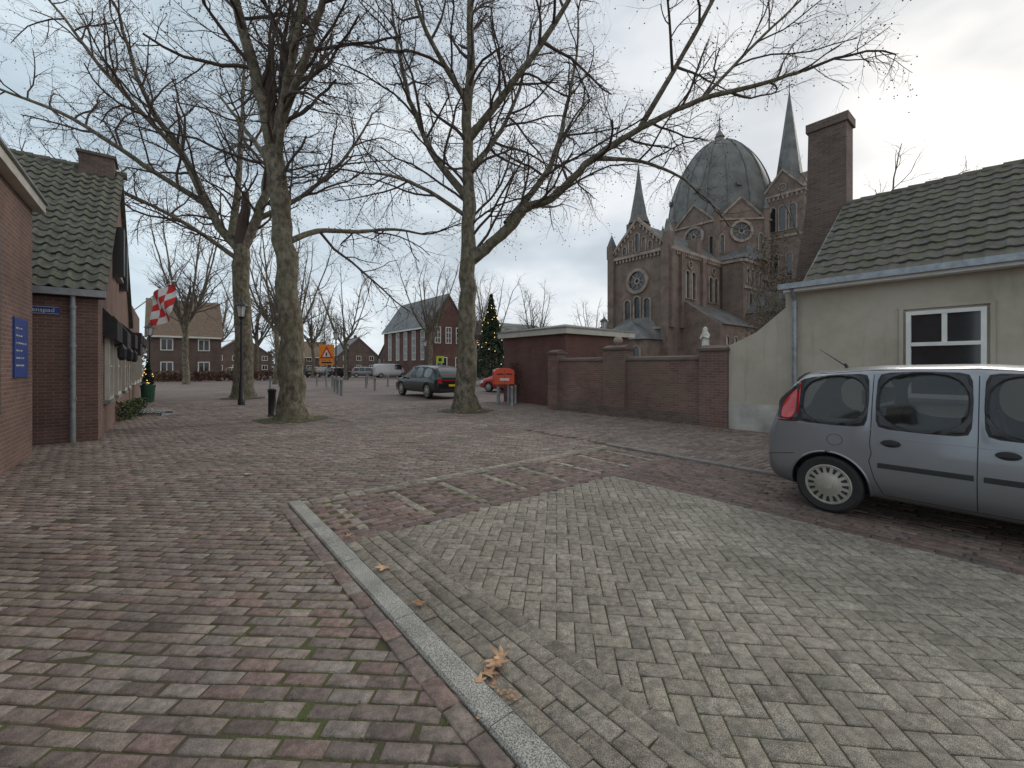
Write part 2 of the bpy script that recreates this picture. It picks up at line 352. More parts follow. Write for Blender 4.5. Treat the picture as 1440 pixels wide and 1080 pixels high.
bricks('pale_teeth',np.array([p.x for p in P]),np.array([p.y for p in P]),np.full(len(P),ANG+math.pi/2),.205,.1,palcol(len(P),gr*1.05),m_concrete_pav)
for sr in (5.3,5.41):
    P=[W(q,sr) for q in np.arange(1.2,6.95,.212)]
    bricks('pale_row',np.array([p.x for p in P]),np.array([p.y for p in P]),np.full(len(P),ANG),.205,.1,palcol(len(P),gr*(1.05 if sr>5.35 else .8)),m_concrete_pav,z=.016)
def kerb(name,t0,t1,s0,s1,z,mat,seg=1.):
    r=root(name,t0,s0); g=G(); s=s0
    while s<s1-.01:
        e=min(s+seg,s1); a,b=s+.003,e-.003; bv=.012
        sec=[(t0,-.02),(t0,z-bv),(t0+bv,z),(t1-bv,z),(t1,z-bv),(t1,-.02)]
        g.prism([(p[0],a,p[1]) for p in sec],(random.uniform(-.004,.004),b-a,random.uniform(-.003,.003)),mat); s=e
    fin(g,'kerb_stones',r)
def granite(name,c):
    m,nt,b=newmat(name); v=objv(nt); n=noise(nt,v,150,2,.7)
    r=ramp(nt,[(.38,tuple(x*.35 for x in c)),(.5,c),(.62,tuple(min(1,x*1.7) for x in c))]); nt.links.new(n,r.inputs[0])
    n1=noise(nt,v,3,4); r1=ramp(nt,[(.3,.6),(.7,1.15)]); nt.links.new(n1,r1.inputs[0])
    nt.links.new(mixc(nt,1.,r.outputs[0],r1.outputs[0],'MULTIPLY'),b.inputs['Base Color']); b.inputs['Roughness'].default_value=.8
    bump(nt,b,n,.3,.004); return m
m_kerb=granite('kerb_concrete',(.34,.33,.295)); m_kerb2=granite('kerb_dark',(.23,.21,.19))
kerb('kerb',1.09,1.235,-2.5,5.45,.035,m_kerb); kerb('kerb',6.83,6.95,-6,5.45,.05,m_kerb2)
# ------------------------------------------------------------------ trees
def tubes(P,R,sides):
    N,n,_=P.shape; T=np.gradient(P,axis=1); T/=np.linalg.norm(T,axis=2,keepdims=True)+1e-9
    ref=np.where(np.abs(T[:,:1,2:3])>.8,np.array([1.,0,0]),np.array([0,0,1.])); ref=np.broadcast_to(ref,P.shape)
    A=np.cross(T,ref); A/=np.linalg.norm(A,axis=2,keepdims=True)+1e-9; B=np.cross(T,A)
    th=np.arange(sides)*2*np.pi/sides
    V=P[:,:,None,:]+R[:,:,None,None]*(A[:,:,None,:]*np.cos(th)[None,None,:,None]+B[:,:,None,:]*np.sin(th)[None,None,:,None])
    V=V.reshape(-1,3); i=np.arange(N)[:,None,None]; j=np.arange(n-1)[None,:,None]; k=np.arange(sides)[None,None,:]; k2=(k+1)%sides
    b=i*n*sides; F=np.stack([b+j*sides+k,b+j*sides+k2,b+(j+1)*sides+k2,b+(j+1)*sides+k],-1).reshape(-1,4)
    return V,F
def grow(store,p,d,L,r,lvl,spec,maxl):
    n=spec[lvl]['n']; wig=spec[lvl]['w']; up=spec[lvl]['up']; pts=[p.copy()]; d=d/np.linalg.norm(d); st=L/(n-1); dirs=[d]
    for i in range(n-1):
        d=d+rng.normal(0,wig,3); d[2]+=up; d=d/np.linalg.norm(d); p=p+d*st; pts.append(p); dirs.append(d)
    tip=.45 if lvl<maxl else .6
    rr=[r*(1-(1-tip)*i/(n-1)) for i in range(n)]
    store.setdefault((n,lvl),[]).append((pts,rr))
    if lvl<maxl: spawn(store,pts,dirs,rr,L,lvl,spec,maxl,.2)
def spawn(store,pts,dirs,rr,L,lvl,spec,maxl,start):
    sp=spec[lvl+1]; cnt=max(1,int(round(L/spec[lvl]['gap']*(1-start)*rng.uniform(.8,1.2))))
    n=len(pts)
    for c in range(cnt):
        f=start+(1-start)*(c+rng.uniform(0,1))/cnt; q=f*(n-1); i=min(int(q),n-2); a=q-i
        p=pts[i]*(1-a)+pts[i+1]*a; d=dirs[min(i+1,n-1)]; rad=rr[i]*(1-a)+rr[i+1]*a
        o=rng.normal(0,1,3); o-=o.dot(d)*d; o/=np.linalg.norm(o)+1e-9
        an=rng.uniform(*sp['ang']); nd_=d*math.cos(an)+o*math.sin(an); nd_[2]+=sp.get('b',0)
        LL=rng.uniform(*sp['len'])*(1-.45*f if lvl<2 else 1)
        grow(store,p,nd_,LL,min(rad*.6,sp['r']*rng.uniform(.75,1.25)),lvl+1,spec,maxl)
SPEC={0:dict(n=10,w=.1,up=.02,gap=.55,r=.2),
 1:dict(n=7,w=.18,up=.02,gap=.34,len=(2.2,4.9),r=.055,ang=(.6,1.2),b=.06),
 2:dict(n=5,w=.22,up=-.01,gap=.24,len=(1.0,2.1),r=.022,ang=(.5,1.2)),
 3:dict(n=4,w=.24,up=-.07,gap=.19,len=(.5,1.1),r=.0125,ang=(.4,1.1)),
 4:dict(n=3,w=.25,up=-.14,len=(.2,.52),r=.0078,ang=(.4,1.1))}
def catm(pts,sub):
    P=[np.array(p,float) for p in pts]; P=[2*P[0]-P[1]]+P+[2*P[-1]-P[-2]]; out=[]
    for i in range(1,len(P)-2):
        for k in range(sub):
            t=k/sub; out.append(.5*((2*P[i])+(-P[i-1]+P[i+1])*t+(2*P[i-1]-5*P[i]+4*P[i+1]-P[i+2])*t*t+(-P[i-1]+3*P[i]-3*P[i+1]+P[i+2])*t**3))
    out.append(P[-2]); return out
def build_tree(name,base,limbs,spec=SPEC,maxl=4,balls=.4,tm=None,flare=1.5,ballr=.026):
    base=np.array(base,float); store={}; V=[];F=[];Mi=[];off=0
    for (pts,r0,r1,start) in limbs:
        c=catm(pts,5); n=len(c); f=np.linspace(0,1,n); rr=list(r0+(r1-r0)*f**.9)
        dirs=[(c[min(i+1,n-1)]-c[max(i-1,0)]) for i in range(n)]; dirs=[d/np.linalg.norm(d) for d in dirs]
        L=sum(np.linalg.norm(c[i+1]-c[i]) for i in range(n-1))
        if c[0][2]<.3 and L>2:
            e=[c[0]+(c[1]-c[0])*q for q in (.12,.3,.55)]
            c2=[c[0]]+e+c[1:]; r2=[r0*flare]+[r0*(1+(flare-1)*math.exp(-x_[2]/.3)) for x_ in e]+rr[1:]
        else: c2,r2=c,rr
        jit=[np.array([rng.normal(0,.03),rng.normal(0,.03),0])*(1 if i>3 else 0)*min(1,r0*4) for i in range(len(c2))]
        r2=[q*rng.uniform(.94,1.06) if i>3 else q for i,q in enumerate(r2)]
        v,fc=tubes(np.array([[a+b for a,b in zip(c2,jit)]]),np.array([r2]),14)
        if c[0][2]<.3 and L>2:
            cc=np.repeat(np.array(c2),14,axis=0); k=np.arange(len(v))%14; lob=1+.12*np.sin(k/14*2*np.pi*4+1)*np.exp(-np.maximum(v[:,2],0)/.5)+.03*rng.normal(0,1,len(v))
            v[:,:2]=cc[:,:2]+(v[:,:2]-cc[:,:2])*lob[:,None]
        V.append(v);F.append(fc+off);Mi.append(np.zeros(len(fc),int));off+=len(v)
        if start<1:
            spawn(store,c,dirs,rr,L,0,spec,maxl,start)
            grow(store,c[-1],dirs[-1],spec[1]['len'][1]*.55,r1,1,spec,maxl)
    tips=[]
    for (n,l),lst in store.items():
        P=np.array([a for a,b in lst]); R=np.array([b for a,b in lst])
        v,fc=tubes(P,R,{1:6,2:4,3:3,4:3}[l]); V.append(v);F.append(fc+off);Mi.append(np.full(len(fc),1));off+=len(v)
        if l==maxl: tips.append(P[:,-1])
    v=None
    if balls and tips:
        T=np.concatenate(tips); T=T[rng.random(len(T))<balls]; T=T-np.array([0,0,1])*rng.uniform(.04,.12,(len(T),1))
        o=np.array([(1,0,0),(0,1,0),(-1,0,0),(0,-1,0),(0,0,1),(0,0,-1)])*ballr
        v=(T[:,None]+o[None]).reshape(-1,3); ff=np.array([(0,1,4),(1,2,4),(2,3,4),(3,0,4),(1,0,5),(2,1,5),(3,2,5),(0,3,5)])
        tri=(ff[None]+np.arange(len(T))[:,None,None]*6).reshape(-1,3)+off
    Q=np.concatenate(F); mi=np.concatenate(Mi); Vv=np.concatenate(V)
    li=Q.reshape(-1); ls=np.arange(0,len(Q)*4,4)
    if v is not None:
        Vv=np.concatenate([Vv,v]); ls=np.concatenate([ls,len(li)+np.arange(0,len(tri)*3,3)]); li=np.concatenate([li,tri.reshape(-1)]); mi=np.concatenate([mi,np.ones(len(tri),int)])
    Vv=Vv-base
    me=bpy.data.meshes.new(name); me.vertices.add(len(Vv)); me.vertices.foreach_set('co',Vv.reshape(-1).astype(np.float32))
    me.loops.add(len(li)); me.loops.foreach_set('vertex_index',li.astype(np.int32))
    me.polygons.add(len(ls)); me.polygons.foreach_set('loop_start',ls.astype(np.int32)); me.update(calc_edges=True)
    me.polygons.foreach_set('material_index',mi.astype(np.int32)); me.polygons.foreach_set('use_smooth',np.ones(len(ls),bool))
    me.materials.append(m_bark); me.materials.append(tm or m_twig)
    ob=bpy.data.objects.new(name,me); COL.objects.link(ob); ob.location=base; return ob
build_tree('plane_tree',(-6.57,12.8,0),[
 ([(-6.57,12.8,0),(-6.6,12.8,2.35),(-6.76,12.85,4.5),(-7.05,12.9,6.6),(-7.2,12.9,8.2)],.37,.25,.75),
 ([(-7.2,12.9,8.0),(-7.6,12.8,10.),(-8.2,12.6,12.4),(-8.8,12.3,15.5),(-9.2,12.,18)],.20,.07,.1),
 ([(-7.2,12.9,8.0),(-6.95,13.1,10.),(-6.7,13.4,12.4),(-6.3,13.9,15.5),(-6,14.2,18.)],.19,.07,.1),
 ([(-6.85,12.85,5.3),(-6.2,13.6,5.9),(-5.3,14.6,6.2),(-4.3,15.6,6.6),(-3.4,16.5,6.7)],.10,.035,.25),
 ([(-7.05,12.9,6.8),(-7.9,13.6,8.3),(-9.,14.4,9.6),(-10.4,15.2,11.2)],.11,.04,.2),
 ([(-7.1,12.9,7.4),(-6.4,12.0,9.2),(-5.6,11.2,10.8),(-4.9,10.6,12.6)],.11,.045,.2),
 ([(-7.2,12.9,8.4),(-6.,12.2,10.2),(-4.9,11.6,12.3),(-4.1,11.2,14.2)],.13,.05,.2)])
build_tree('plane_tree',(-13.4,21.3,0),[
 ([(-13.4,21.3,0),(-13.4,21.3,3.2),(-13.5,21.3,5.8),(-13.5,21.3,7.6)],.43,.34,.9),
 ([(-13.5,21.3,7.3),(-14.9,21.3,9.),(-16.5,21.2,12.4),(-17.9,21,14.5),(-19,20.8,18.)],.24,.07,.12),
 ([(-13.5,21.3,7.3),(-12.6,21.4,9.6),(-12.1,21.5,12.8),(-11.5,21.8,17),(-11.3,22,20)],.26,.07,.12),
 ([(-15.3,21.3,9.7),(-17.8,20.8,11.3),(-20.6,20,13.2),(-23.5,19.5,14.3)],.15,.05,.15),
 ([(-14,21.3,8.),(-14.4,22.4,11),(-14.7,23.2,15),(-15,24,19)],.2,.06,.15),
 ([(-12.9,21.4,8.9),(-11,22.2,10.4),(-9.2,23,12.6),(-8,23.6,15)],.14,.05,.15),
 ([(-16.3,21.2,12.),(-18.8,20.2,15),(-21.,19.4,18.2)],.13,.05,.15),
 ([(-13.6,21.2,6.9),(-15.2,20.2,8.2),(-17.4,19.4,9.4),(-19.6,18.8,10.2)],.12,.04,.2)])
build_tree('plane_tree',(-1.65,15.2,0),[
 ([(-1.65,15.2,0),(-1.6,15.2,3.25),(-1.52,15.2,5.9),(-1.62,15.2,9.6),(-1.5,15.3,13.1),(-1.6,15.4,17)],.38,.08,.36),
 ([(-1.55,15.2,5.3),(-.95,15.1,5.75),(0,15,6.6),(.55,15.,7.2),(1.35,14.9,7.45),(2.6,14.8,8.6),(4.4,14.6,9.75),(6.4,14.4,10.6),(8.3,14.2,11.0),(9.6,14.,11.3)],.22,.05,.25),
 ([(-1.6,15.2,7.6),(-3.,15.8,9.6),(-4.,16.2,12.2),(-4.6,16.6,15.)],.15,.05,.15),
 ([(-1.6,15.2,9.6),(0.05,14.7,11.4),(1.8,14.2,13.6),(2.9,13.9,15.8)],.15,.05,.12),
 ([(-.2,15.,6.6),(1.4,15.8,9.),(2.1,16.4,11.6),(2.6,17,14.2)],.13,.045,.15),
 ([(-1.56,15.2,6.9),(-2.8,14.4,7.5),(-3.9,13.9,7.8),(-4.7,13.5,7.7)],.08,.03,.2),
 ([(2.9,14.8,8.8),(4.6,15.4,9.0),(6.2,15.9,8.7),(7.2,16.2,8.1)],.08,.03,.2),
 ([(4.4,14.6,9.8),(5.6,13.9,11.8),(6.6,13.4,13.6),(7.4,13.1,15.)],.10,.035,.15),
 ([(6.4,14.4,10.6),(8.0,14.,12.2),(9.3,13.8,13.4)],.06,.03,.15),
 ([(-1.6,15.2,11),(-2.9,14.6,13.),(-3.8,14.2,15.6)],.11,.04,.15),
 ([(-1.55,15.3,8.6),(-.6,16.6,10.5),(.3,17.6,13),(.8,18.2,15.5)],.12,.04,.15)])
SP2={0:dict(n=8,w=.1,up=.02,gap=.8,r=.1),1:dict(n=5,w=.16,up=.06,gap=.42,len=(2.,4.),r=.05,ang=(.5,1.),b=.2),
 2:dict(n=4,w=.2,up=.02,gap=.28,len=(.9,1.9),r=.022,ang=(.4,1.)),3:dict(n=3,w=.2,up=0,len=(.5,1.),r=.015,ang=(.4,1.))}
def gen_tree(name,h):
    L=[([(0,0,0),(.1,0,h*.2),(.0,.1,h*.4)],.22*h/12,.16*h/12,.9)]
    for i in range(6):
        a=i*1.05+rng.uniform(0,.8); sp=rng.uniform(.12,.3)*h; hh=h*rng.uniform(.78,.95)
        L.append(([(0,.05,h*.27+i*.3),(sp*.45*math.cos(a),sp*.45*math.sin(a),h*.5),(sp*math.cos(a),sp*math.sin(a),hh)],.11*h/12,.04,.1))
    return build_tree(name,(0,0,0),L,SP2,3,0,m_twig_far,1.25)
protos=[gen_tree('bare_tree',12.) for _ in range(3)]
pl=[(-21,38,1.15,0),(-28,60,1.1,1),(-43,62,1.1,2),(4,72,1.2,0),(14,74,1.05,1),(19.5,24,1.0,2),(23.5,38,1.0,0),(-10,52,1.2,1),(-36,31,1.4,2),(-29,38,1.25,0),(-24,47,1.3,1),(-33,55,1.2,2),(-5.5,60,1.1,0),(-52,75,1.2,1),(-16,70,.8,2),(21.5,31.5,.8,1),(-19.5,50,1.,2),(-46,84,1,0),(-35,80,.9,1),(-3.5,66,1.2,2)]
for i,(x_,y_,sc,k_) in enumerate(pl):
    if i<3: o=protos[k_]
    else: o=bpy.data.objects.new('bare_tree',protos[k_].data); COL.objects.link(o)
    o.location=(x_,y_,0); o.scale=(sc,)*3; o.rotation_euler=(0,0,i*1.7)
for (x_,y_,r_) in ((-6.57,12.8,1.),(-1.65,15.2,.95),(-13.4,21.3,1.)):
    g=G(); n=28; vs=[(0,0,.05)]+[(r_*rng.uniform(.85,1.1)*math.cos(2*math.pi*i/n),r_*rng.uniform(.85,1.1)*math.sin(2*math.pi*i/n),.0) for i in range(n)]
    g.add(vs,[(0,i+1,(i+1)%n+1) for i in range(n)],m_soil); g.make('tree_pit',loc=(x_,y_,.022))
# ------------------------------------------------------------------ foliage clumps
def clump(name,pts,size,mat,parent=None,loc=None):
    n=len(pts); P=np.array(pts); a=rng.normal(0,1,(n,3)); a/=np.linalg.norm(a,axis=1,keepdims=True); b=np.cross(a,rng.normal(0,1,(n,3))); b/=np.linalg.norm(b,axis=1,keepdims=True)
    s=size*rng.uniform(.5,1.4,(n,1)); V=np.stack([P-a*s,P+b*s*.35,P+a*s,P-b*s*.35],1).reshape(-1,3)
    me=bpy.data.meshes.new(name); me.from_pydata(V.tolist(),[],np.arange(n*4).reshape(-1,4).tolist()); me.materials.append(mat)
    o=bpy.data.objects.new(name,me); COL.objects.link(o)
    if parent: o.parent=parent
    if loc: o.location=loc
    return o
def conifer(name,x,y,h,r,z0,nlt,zb=0.):
    R=rootw(name,x,y,0,zb); n=int(6500 if h>3 else 1500); pts=[]
    for i in range(n):
        f=rng.random()**.8; zz=z0+(h-z0)*(f); a=rng.uniform(0,6.28); tier=.72+.2*((zz*2.2+.15*math.sin(a*5))%1)+.1*math.sin(a*7+zz*3); rr=r*(1-f)*tier*math.sqrt(rng.uniform(.25,1))
        pts.append((rr*math.cos(a),rr*math.sin(a),zz-rr*.15))
    clump('needles',pts,.16 if h>3 else .06,m_green,R)
    g=G(); g.cyl((0,0,0),(0,0,h*.95),.08*h/7,.01,6,m_dark); 
    for i in range(nlt):
        f=rng.random()**.8; a=rng.uniform(0,6.28); rr=r*(1-f)*.97; g.sphere((rr*math.cos(a),rr*math.sin(a),z0+(h-z0)*f-.1*rr),.03 if h>3 else .018,m_light,4)
    g.make('trunk_and_lights',R)
conifer('christmas_tree',-1.75,36,7.6,2.2,.6,80)
k=(BY<7)&(BX<.2); jx=BX[k]; jy=BY[k]
f1=np.sin(jx*2.1+jy*1.3)+np.sin(jx*.9-jy*2.7+1)+np.sin(jx*4.3+jy*3.1)*.6+rng.normal(0,.6,len(jx))
k=f1>.3; jx=jx[k]; jy=jy[k]; f2=f1[k]; P=[]
for q in range(16):
    kk=rng.random(len(jx))<np.clip(f2*.5,.12,1); a_=jx[kk]; b_=jy[kk]
    al=rng.uniform(-.1,.1,len(a_)); P.append(np.stack([a_+al*math.cos(.06)+.003*rng.normal(0,1,len(a_)),b_-al*math.sin(.06)+.0475+rng.normal(0,.0045,len(a_)),rng.uniform(.006,.015,len(a_))],1))
clump('joint_moss',np.concatenate(P),.0072,m_moss)
# ------------------------------------------------------------------ right plaster house
R=root('plaster_house',11.1,-9)
g=G(); g.box(11.1,17.1,-9,3.2,0,3.3,m_plaster); g.box(11.1,11.4,3.2,3.67,0,3.26,m_plaster)
g.prism([(11.1,3.67,0),(11.1,4.95,0),(11.1,4.95,2.12),(11.1,4.3,2.42),(11.1,3.67,2.95)],(.25,0,0),m_plaster)
g.prism([(17.1,3.19,3.3),(11.1,3.19,3.3),(14.1,3.19,5.75)],(0,-12.1,0),m_plaster)
fin(g,'walls',R)
g=G(); g.box(11.085,11.1,-9,4.95,0,.68,m_plinth); fin(g,'plinth',R)
g=G(); sl=Vector((3.25,0,2.52)); L=sl.length
tile_roof(g,(10.86,-9,3.42),(0,1,0),sl,12.25,L,.25,.31,.022,m_tile_r)
g.prism([(10.86,-9,3.34),(14.11,-9,5.84),(14.11,-9,5.77),(10.95,-9,3.32)],(0,12.22,0),m_dark)
g.prism([(14.13,-9,5.87),(17.3,-9,3.4),(17.3,-9,3.3),(14.13,-9,5.75)],(0,12.2,0),m_tile_r)
for i in range(40):
    y0=-9+i*.305; g.cyl((14.11,y0,5.89),(14.11,y0+.33,5.905),.10,.115,8,m_tile_r)
fin(g,'roof',R)
g=G(); g.box(10.80,11.08,-9,3.62,3.26,3.40,m_white); g.box(10.70,10.80,-9,3.7,3.32,3.44,m_zinc)
g.prism([(10.86,3.2,3.40),(14.11,3.2,5.92),(14.11,3.2,5.82),(10.86,3.2,3.30)],(0,.09,0),m_lead); fin(g,'gutter',R)
g=G(); g.cyl((10.98,3.45,.5),(10.98,3.45,3.1),.05,.05,12,m_zinc); g.cyl((10.98,3.45,3.08),(10.8,3.45,3.33),.05,.05,12,m_zinc)
for z_ in (1.,2.,2.9): g.cyl((10.98,3.45,z_),(10.98,3.45,z_+.05),.062,.062,12,m_zinc)
g.cyl((10.98,3.45,0),(10.98,3.45,.5),.06,.06,12,m_pole); fin(g,'downpipe',R,True)
g=G(); o=(11.1,1.08,0)
g.ob(o,(0,-1,0),NT,-.62,-.56,0,.05,.9,2.74,m_plaster); g.ob(o,(0,-1,0),NT,.56,.62,0,.05,.9,2.74,m_plaster); g.ob(o,(0,-1,0),NT,-.56,.56,0,.05,2.69,2.74,m_plaster)
g.ob(o,YS,NT,-.5,.5,0,.012,1.0,2.64,m_glass)
for a,b2 in ((-.52,-.45),(.45,.52)): g.ob(o,YS,NT,a,b2,.012,.07,1.,2.64,m_white)
g.ob(o,YS,NT,-.45,.45,.012,.07,2.57,2.64,m_white); g.ob(o,YS,NT,-.45,.45,.012,.08,1.98,2.05,m_white); g.ob(o,YS,NT,-.035,.035,.012,.06,2.05,2.57,m_white)
g.ob(o,YS,NT,-.45,.45,.012,.07,1.,1.08,m_white); g.ob(o,YS,NT,-.58,.58,0,.12,.93,1.0,m_lead)
fin(g,'window',R)
g=G(); g.prism([(14.05,3.21,3.),(14.05,4.75,3.),(14.05,4.4,4.1),(14.05,4.12,6.2),(14.05,4.08,8.15),(14.05,3.21,8.15)],(.62,0,0),m_brick_ch)
g.box(14.0,14.72,3.16,4.13,8.15,8.38,m_brick_ch); fin(g,'chimney',R)
P=[]
for i in range(2600):
    z=rng.uniform(.5,5.2); s_=4.6+rng.normal(0,.35)*(1.2-z/8)+.25*math.sin(z*3); t_=13.2+rng.normal(0,.25); q=W(t_,s_,z); P.append(tuple(q))
clump('climbing_shrub',P,.05,m_ivy)
# ------------------------------------------------------------------ garden wall
R=root('garden_wall',11.1,5)
g=G()
for a,b2 in ((5.69,8.07),(8.9,11.0)):
    g.box(11.14,11.36,a,b2,0,1.78,m_brick_wall)
    g.prism([(11.10,a,1.78),(11.40,a,1.78),(11.37,a,1.86),(11.25,a,1.90),(11.13,a,1.86)],(0,b2-a,0),m_brick_ch)
for a,b2,h in ((4.96,5.69,2.0),(8.07,8.9,2.12),(11.0,11.48,2.05)):
    g.box(11.02,11.48,a,b2,0,h,m_brick_wall); g.box(10.97,11.53,a-.04,b2+.04,h,h+.07,m_brick_ch)
    g.prism([(11.0,a,h+.07),(11.5,a,h+.07),(11.25,a,h+.16)],(0,b2-a,0),m_brick_ch)
g.box(11.0,11.14,5.69,11.0,0,.32,m_brick_ch)
fin(g,'brickwork',R)
g=G(); g.cyl((11.25,8.48,2.22),(11.25,8.48,2.32),.07,.05,12,m_trim_church); g.sphere((11.25,8.48,2.42),.14,m_trim_church,12); fin(g,'ball_finial',R,True)
R=root('garden_statue',11.5,5.75)
g=G(); g.box(11.38,11.62,5.63,5.87,1.2,2.02,m_trim_church)
g.lathe((11.5,5.75,2.02),[(.12,0),(.125,.03),(.10,.08),(.095,.25),(.085,.36),(.10,.44),(.085,.5),(.035,.53),(.03,.55)],14,m_stat)
g.sphere((11.5,5.75,2.61),.052,m_stat,8,1.25); g.lathe((11.5,5.76,2.55),[(.075,-.08),(.065,0),(.062,.06),(.045,.11),(.01,.135)],12,m_stat)
for sgn in (-1,1):
    g.cyl((11.5,5.75+sgn*.09,2.47),(11.43,5.75+sgn*.1,2.36),.032,.03,8,m_stat); g.cyl((11.43,5.75+sgn*.1,2.36),(11.38,5.75+sgn*.015,2.42),.03,.018,8,m_stat)
fin(g,'figure',R,True)
R=root('brick_substation',12,11.5)
g=G(); g.box(12,16,11.5,15.4,0,2.86,m_brick_dark); fin(g,'walls',R)
g=G(); g.box(11.8,16.2,11.3,15.6,2.86,3.08,m_cream); g.box(11.76,16.24,11.26,15.64,3.08,3.13,m_lead)
c=(14,13.45,3.5); q=[(11.9,11.4,3.13),(16.1,11.4,3.13),(16.1,15.5,3.13),(11.9,15.5,3.13)]
g.add(q+[c],[(0,1,4),(1,2,4),(2,3,4),(3,0,4)],m_slate); fin(g,'roof',R)
g=G(); g.box(11.97,12,14.6,15.1,.2,.5,m_lead); fin(g,'vent',R)
# ------------------------------------------------------------------ church
R=root('domed_church',44,26.1)
B=m_brick_church; T=m_trim_church
g=G()
g.box(44,60,26.1,34.5,0,15.2,B)
g.prism([(44,26.1,15.2),(44,34.5,15.2),(44,30.3,19.3)],(.7,0,0),B)
g.box(56,73,23.2,37.4,0,15.2,B)
g.box(46.5,56,21.6,26.1,0,6.2,B); g.box(46.5,56,34.5,39,0,6.2,B)
g.prism([(46.5,21.6,6.2),(46.5,26.1,6.2),(46.5,26.1,9.4)],(.5,0,0),B)
g.box(40.5,44,27,33.4,0,4.6,B)
g.box(57,64,18.6,23.2,0,8.2,B); g.prism([(57,18.6,8.2),(64,18.6,8.2),(60.5,18.6,11.2)],(0,4.6,0),B)
def octv(ap,z,c=(64.9,30.3)): 
    r=ap/math.cos(math.pi/8); return [(c[0]+r*math.cos(math.pi/8+i*math.pi/4),c[1]+r*math.sin(math.pi/8+i*math.pi/4),z) for i in range(8)]
lo=octv(7.55,13); hi=octv(7.55,21.4); g.add(lo+hi,[(i,(i+1)%8,8+(i+1)%8,8+i) for i in range(8)]+[tuple(range(8,16))],B)
g.box(63.4,68.2,18.9,23.7,0,24.6,B)
g.box(47,49.2,31.9,34.1,15,20.2,B)
g.box(50.4,51.6,26.2,27.4,15,17.2,B)
fin(g,'walls',R)
g=G(); O=(44,30.3,0)
g.rose(O,YS,NT,1.15,11.8,T,m_glass,.38,.25,24,8)
for dy in (-1.35,0,1.35): g.arch((44,30.3+dy,0),YS,NT,.8,6.9,3.0 if dy==0 else 2.7,T,m_glass,.16,.2)
for i,dy in enumerate((-1.8,-.9,0,.9,1.8)): g.arch((44,30.3+dy,0),YS,NT,.5,15.3,2.2-abs(dy)*.7,T,m_glass if i%2==0 else B,.12,.15)
for y0 in (26.1,33.6): g.box(43.6,44,y0,y0+.9,0,15.2,B)
g.box(43.7,44,26.1,34.5,5.9,6.15,T); g.box(43.65,44,26.1,34.5,14.75,15.1,T); g.box(44,60,25.8,26.1,14.8,15.15,T)
for i in range(17): g.box(43.75,44,26.35+i*.48,26.55+i*.48,14.35,14.75,T)
for i in range(33): g.box(44.2+i*.48,44.4+i*.48,25.85,26.1,14.4,14.8,T)
for sg in (-1,1):
    a=Vector((43.8,30.3,19.5)); b2=Vector((43.8,30.3+sg*4.4,15.15)); d=(b2-a); nrm=Vector((0,-d.z,d.y)).normalized()*(.3)
    g.prism([a,b2,b2-nrm*sg,a-nrm*sg],(.4,0,0),T)
    for i in range(1,10):
        p=a+d*(i/10); g.box(43.82,44,p.y-.1,p.y+.1,p.z-.95,p.z-.5,T)
g.box(43.7,44.6,25.9,26.8,15.2,16.8,B); g.lathe((44.15,26.35,16.8),[(.6,0),(.02,1.5)],4,m_slate,math.pi/4)
g.box(43.7,44.6,33.8,34.7,15.2,16.8,B); g.lathe((44.15,34.25,16.8),[(.6,0),(.02,1.5)],4,m_slate,math.pi/4)
for tt in (47.6,49,53.3,54.7): g.arch((tt,26.1,0),XT,NS,.85,9.6,3.2,T,m_glass,.16,.2)
for tt in (48.3,54.): g.rose((tt,26.1,0),XT,NS,.35,13.6,T,m_glass,.12,.2,12,4)
for tt in (44,46,50.9,56.): g.box(tt,tt+.7,25.75,26.1,6,14.8,B)
for tt in (48,50,52,54): g.arch((tt,21.6,0),XT,NS,.7,2.5,2.4,T,m_glass,.12,.12)
for dy in (0,1.5,3.,4.5): g.arch((40.5,28+dy,0),YS,NT,.8,1.4,2.4,T,m_glass,.15,.15)
for i in range(5): g.arch((57.3+i*1.25,23.2,0),XT,NS,.65,12.2,1.8,T,m_glass,.14,.15)
for i in range(3): g.arch((58+i*2,23.2,0),XT,NS,1.,8.6,2.4,T,m_glass,.16,.15)
g.box(56,63.4,22.95,23.2,14.75,15.1,T); g.box(56,63.4,23.0,23.2,11.4,11.65,T); g.box(55.75,56,23.2,25.8,14.75,15.1,T)
for i in range(3): g.arch((58.8+i*1.6,18.6,0),XT,NS,.7,3.,3.4,T,m_glass,.14,.15)
for i in range(8):
    a=i*math.pi/4; n=Vector((math.cos(a),math.sin(a),0)); u=Vector((-math.sin(a),math.cos(a),0)); o=Vector((64.9,30.3,0))+n*7.55
    g.rose(o,u,n,1.15,19.6,T,m_glass,.35,.25,20,8)
    for dx in (-2.45,2.45): g.arch(o+u*dx,u,n,.45,16.8,2.4,T,m_glass,.12,.15,6)
    gp_=[o+u*(-2.7)+Vector((0,0,21.4)),o+u*2.7+Vector((0,0,21.4)),o+Vector((0,0,23.9))]; g.prism(gp_,-n*1.2,B)
    for sg in (-1,1):
        p0=o+n*.1+Vector((0,0,24.1)); p1=o+n*.1+u*2.95*sg+Vector((0,0,21.3)); g.cyl(p0,p1,.16,.16,4,T)
    for q in range(3):
        g.ob(o,u,n,-3.1+q*.0,3.1,0,.22,[16.,21.1,15.6][q],[16.15,21.35,15.7][q],T)
    v=Vector((64.9,30.3,0))+Vector((math.cos(a+math.pi/8),math.sin(a+math.pi/8),0))*8.17
    g.cyl(v+Vector((0,0,14)),v+Vector((0,0,22.4)),.42,.42,8,B); g.cyl(v+Vector((0,0,22.4)),v+Vector((0,0,24.1)),.48,.02,8,m_slate)
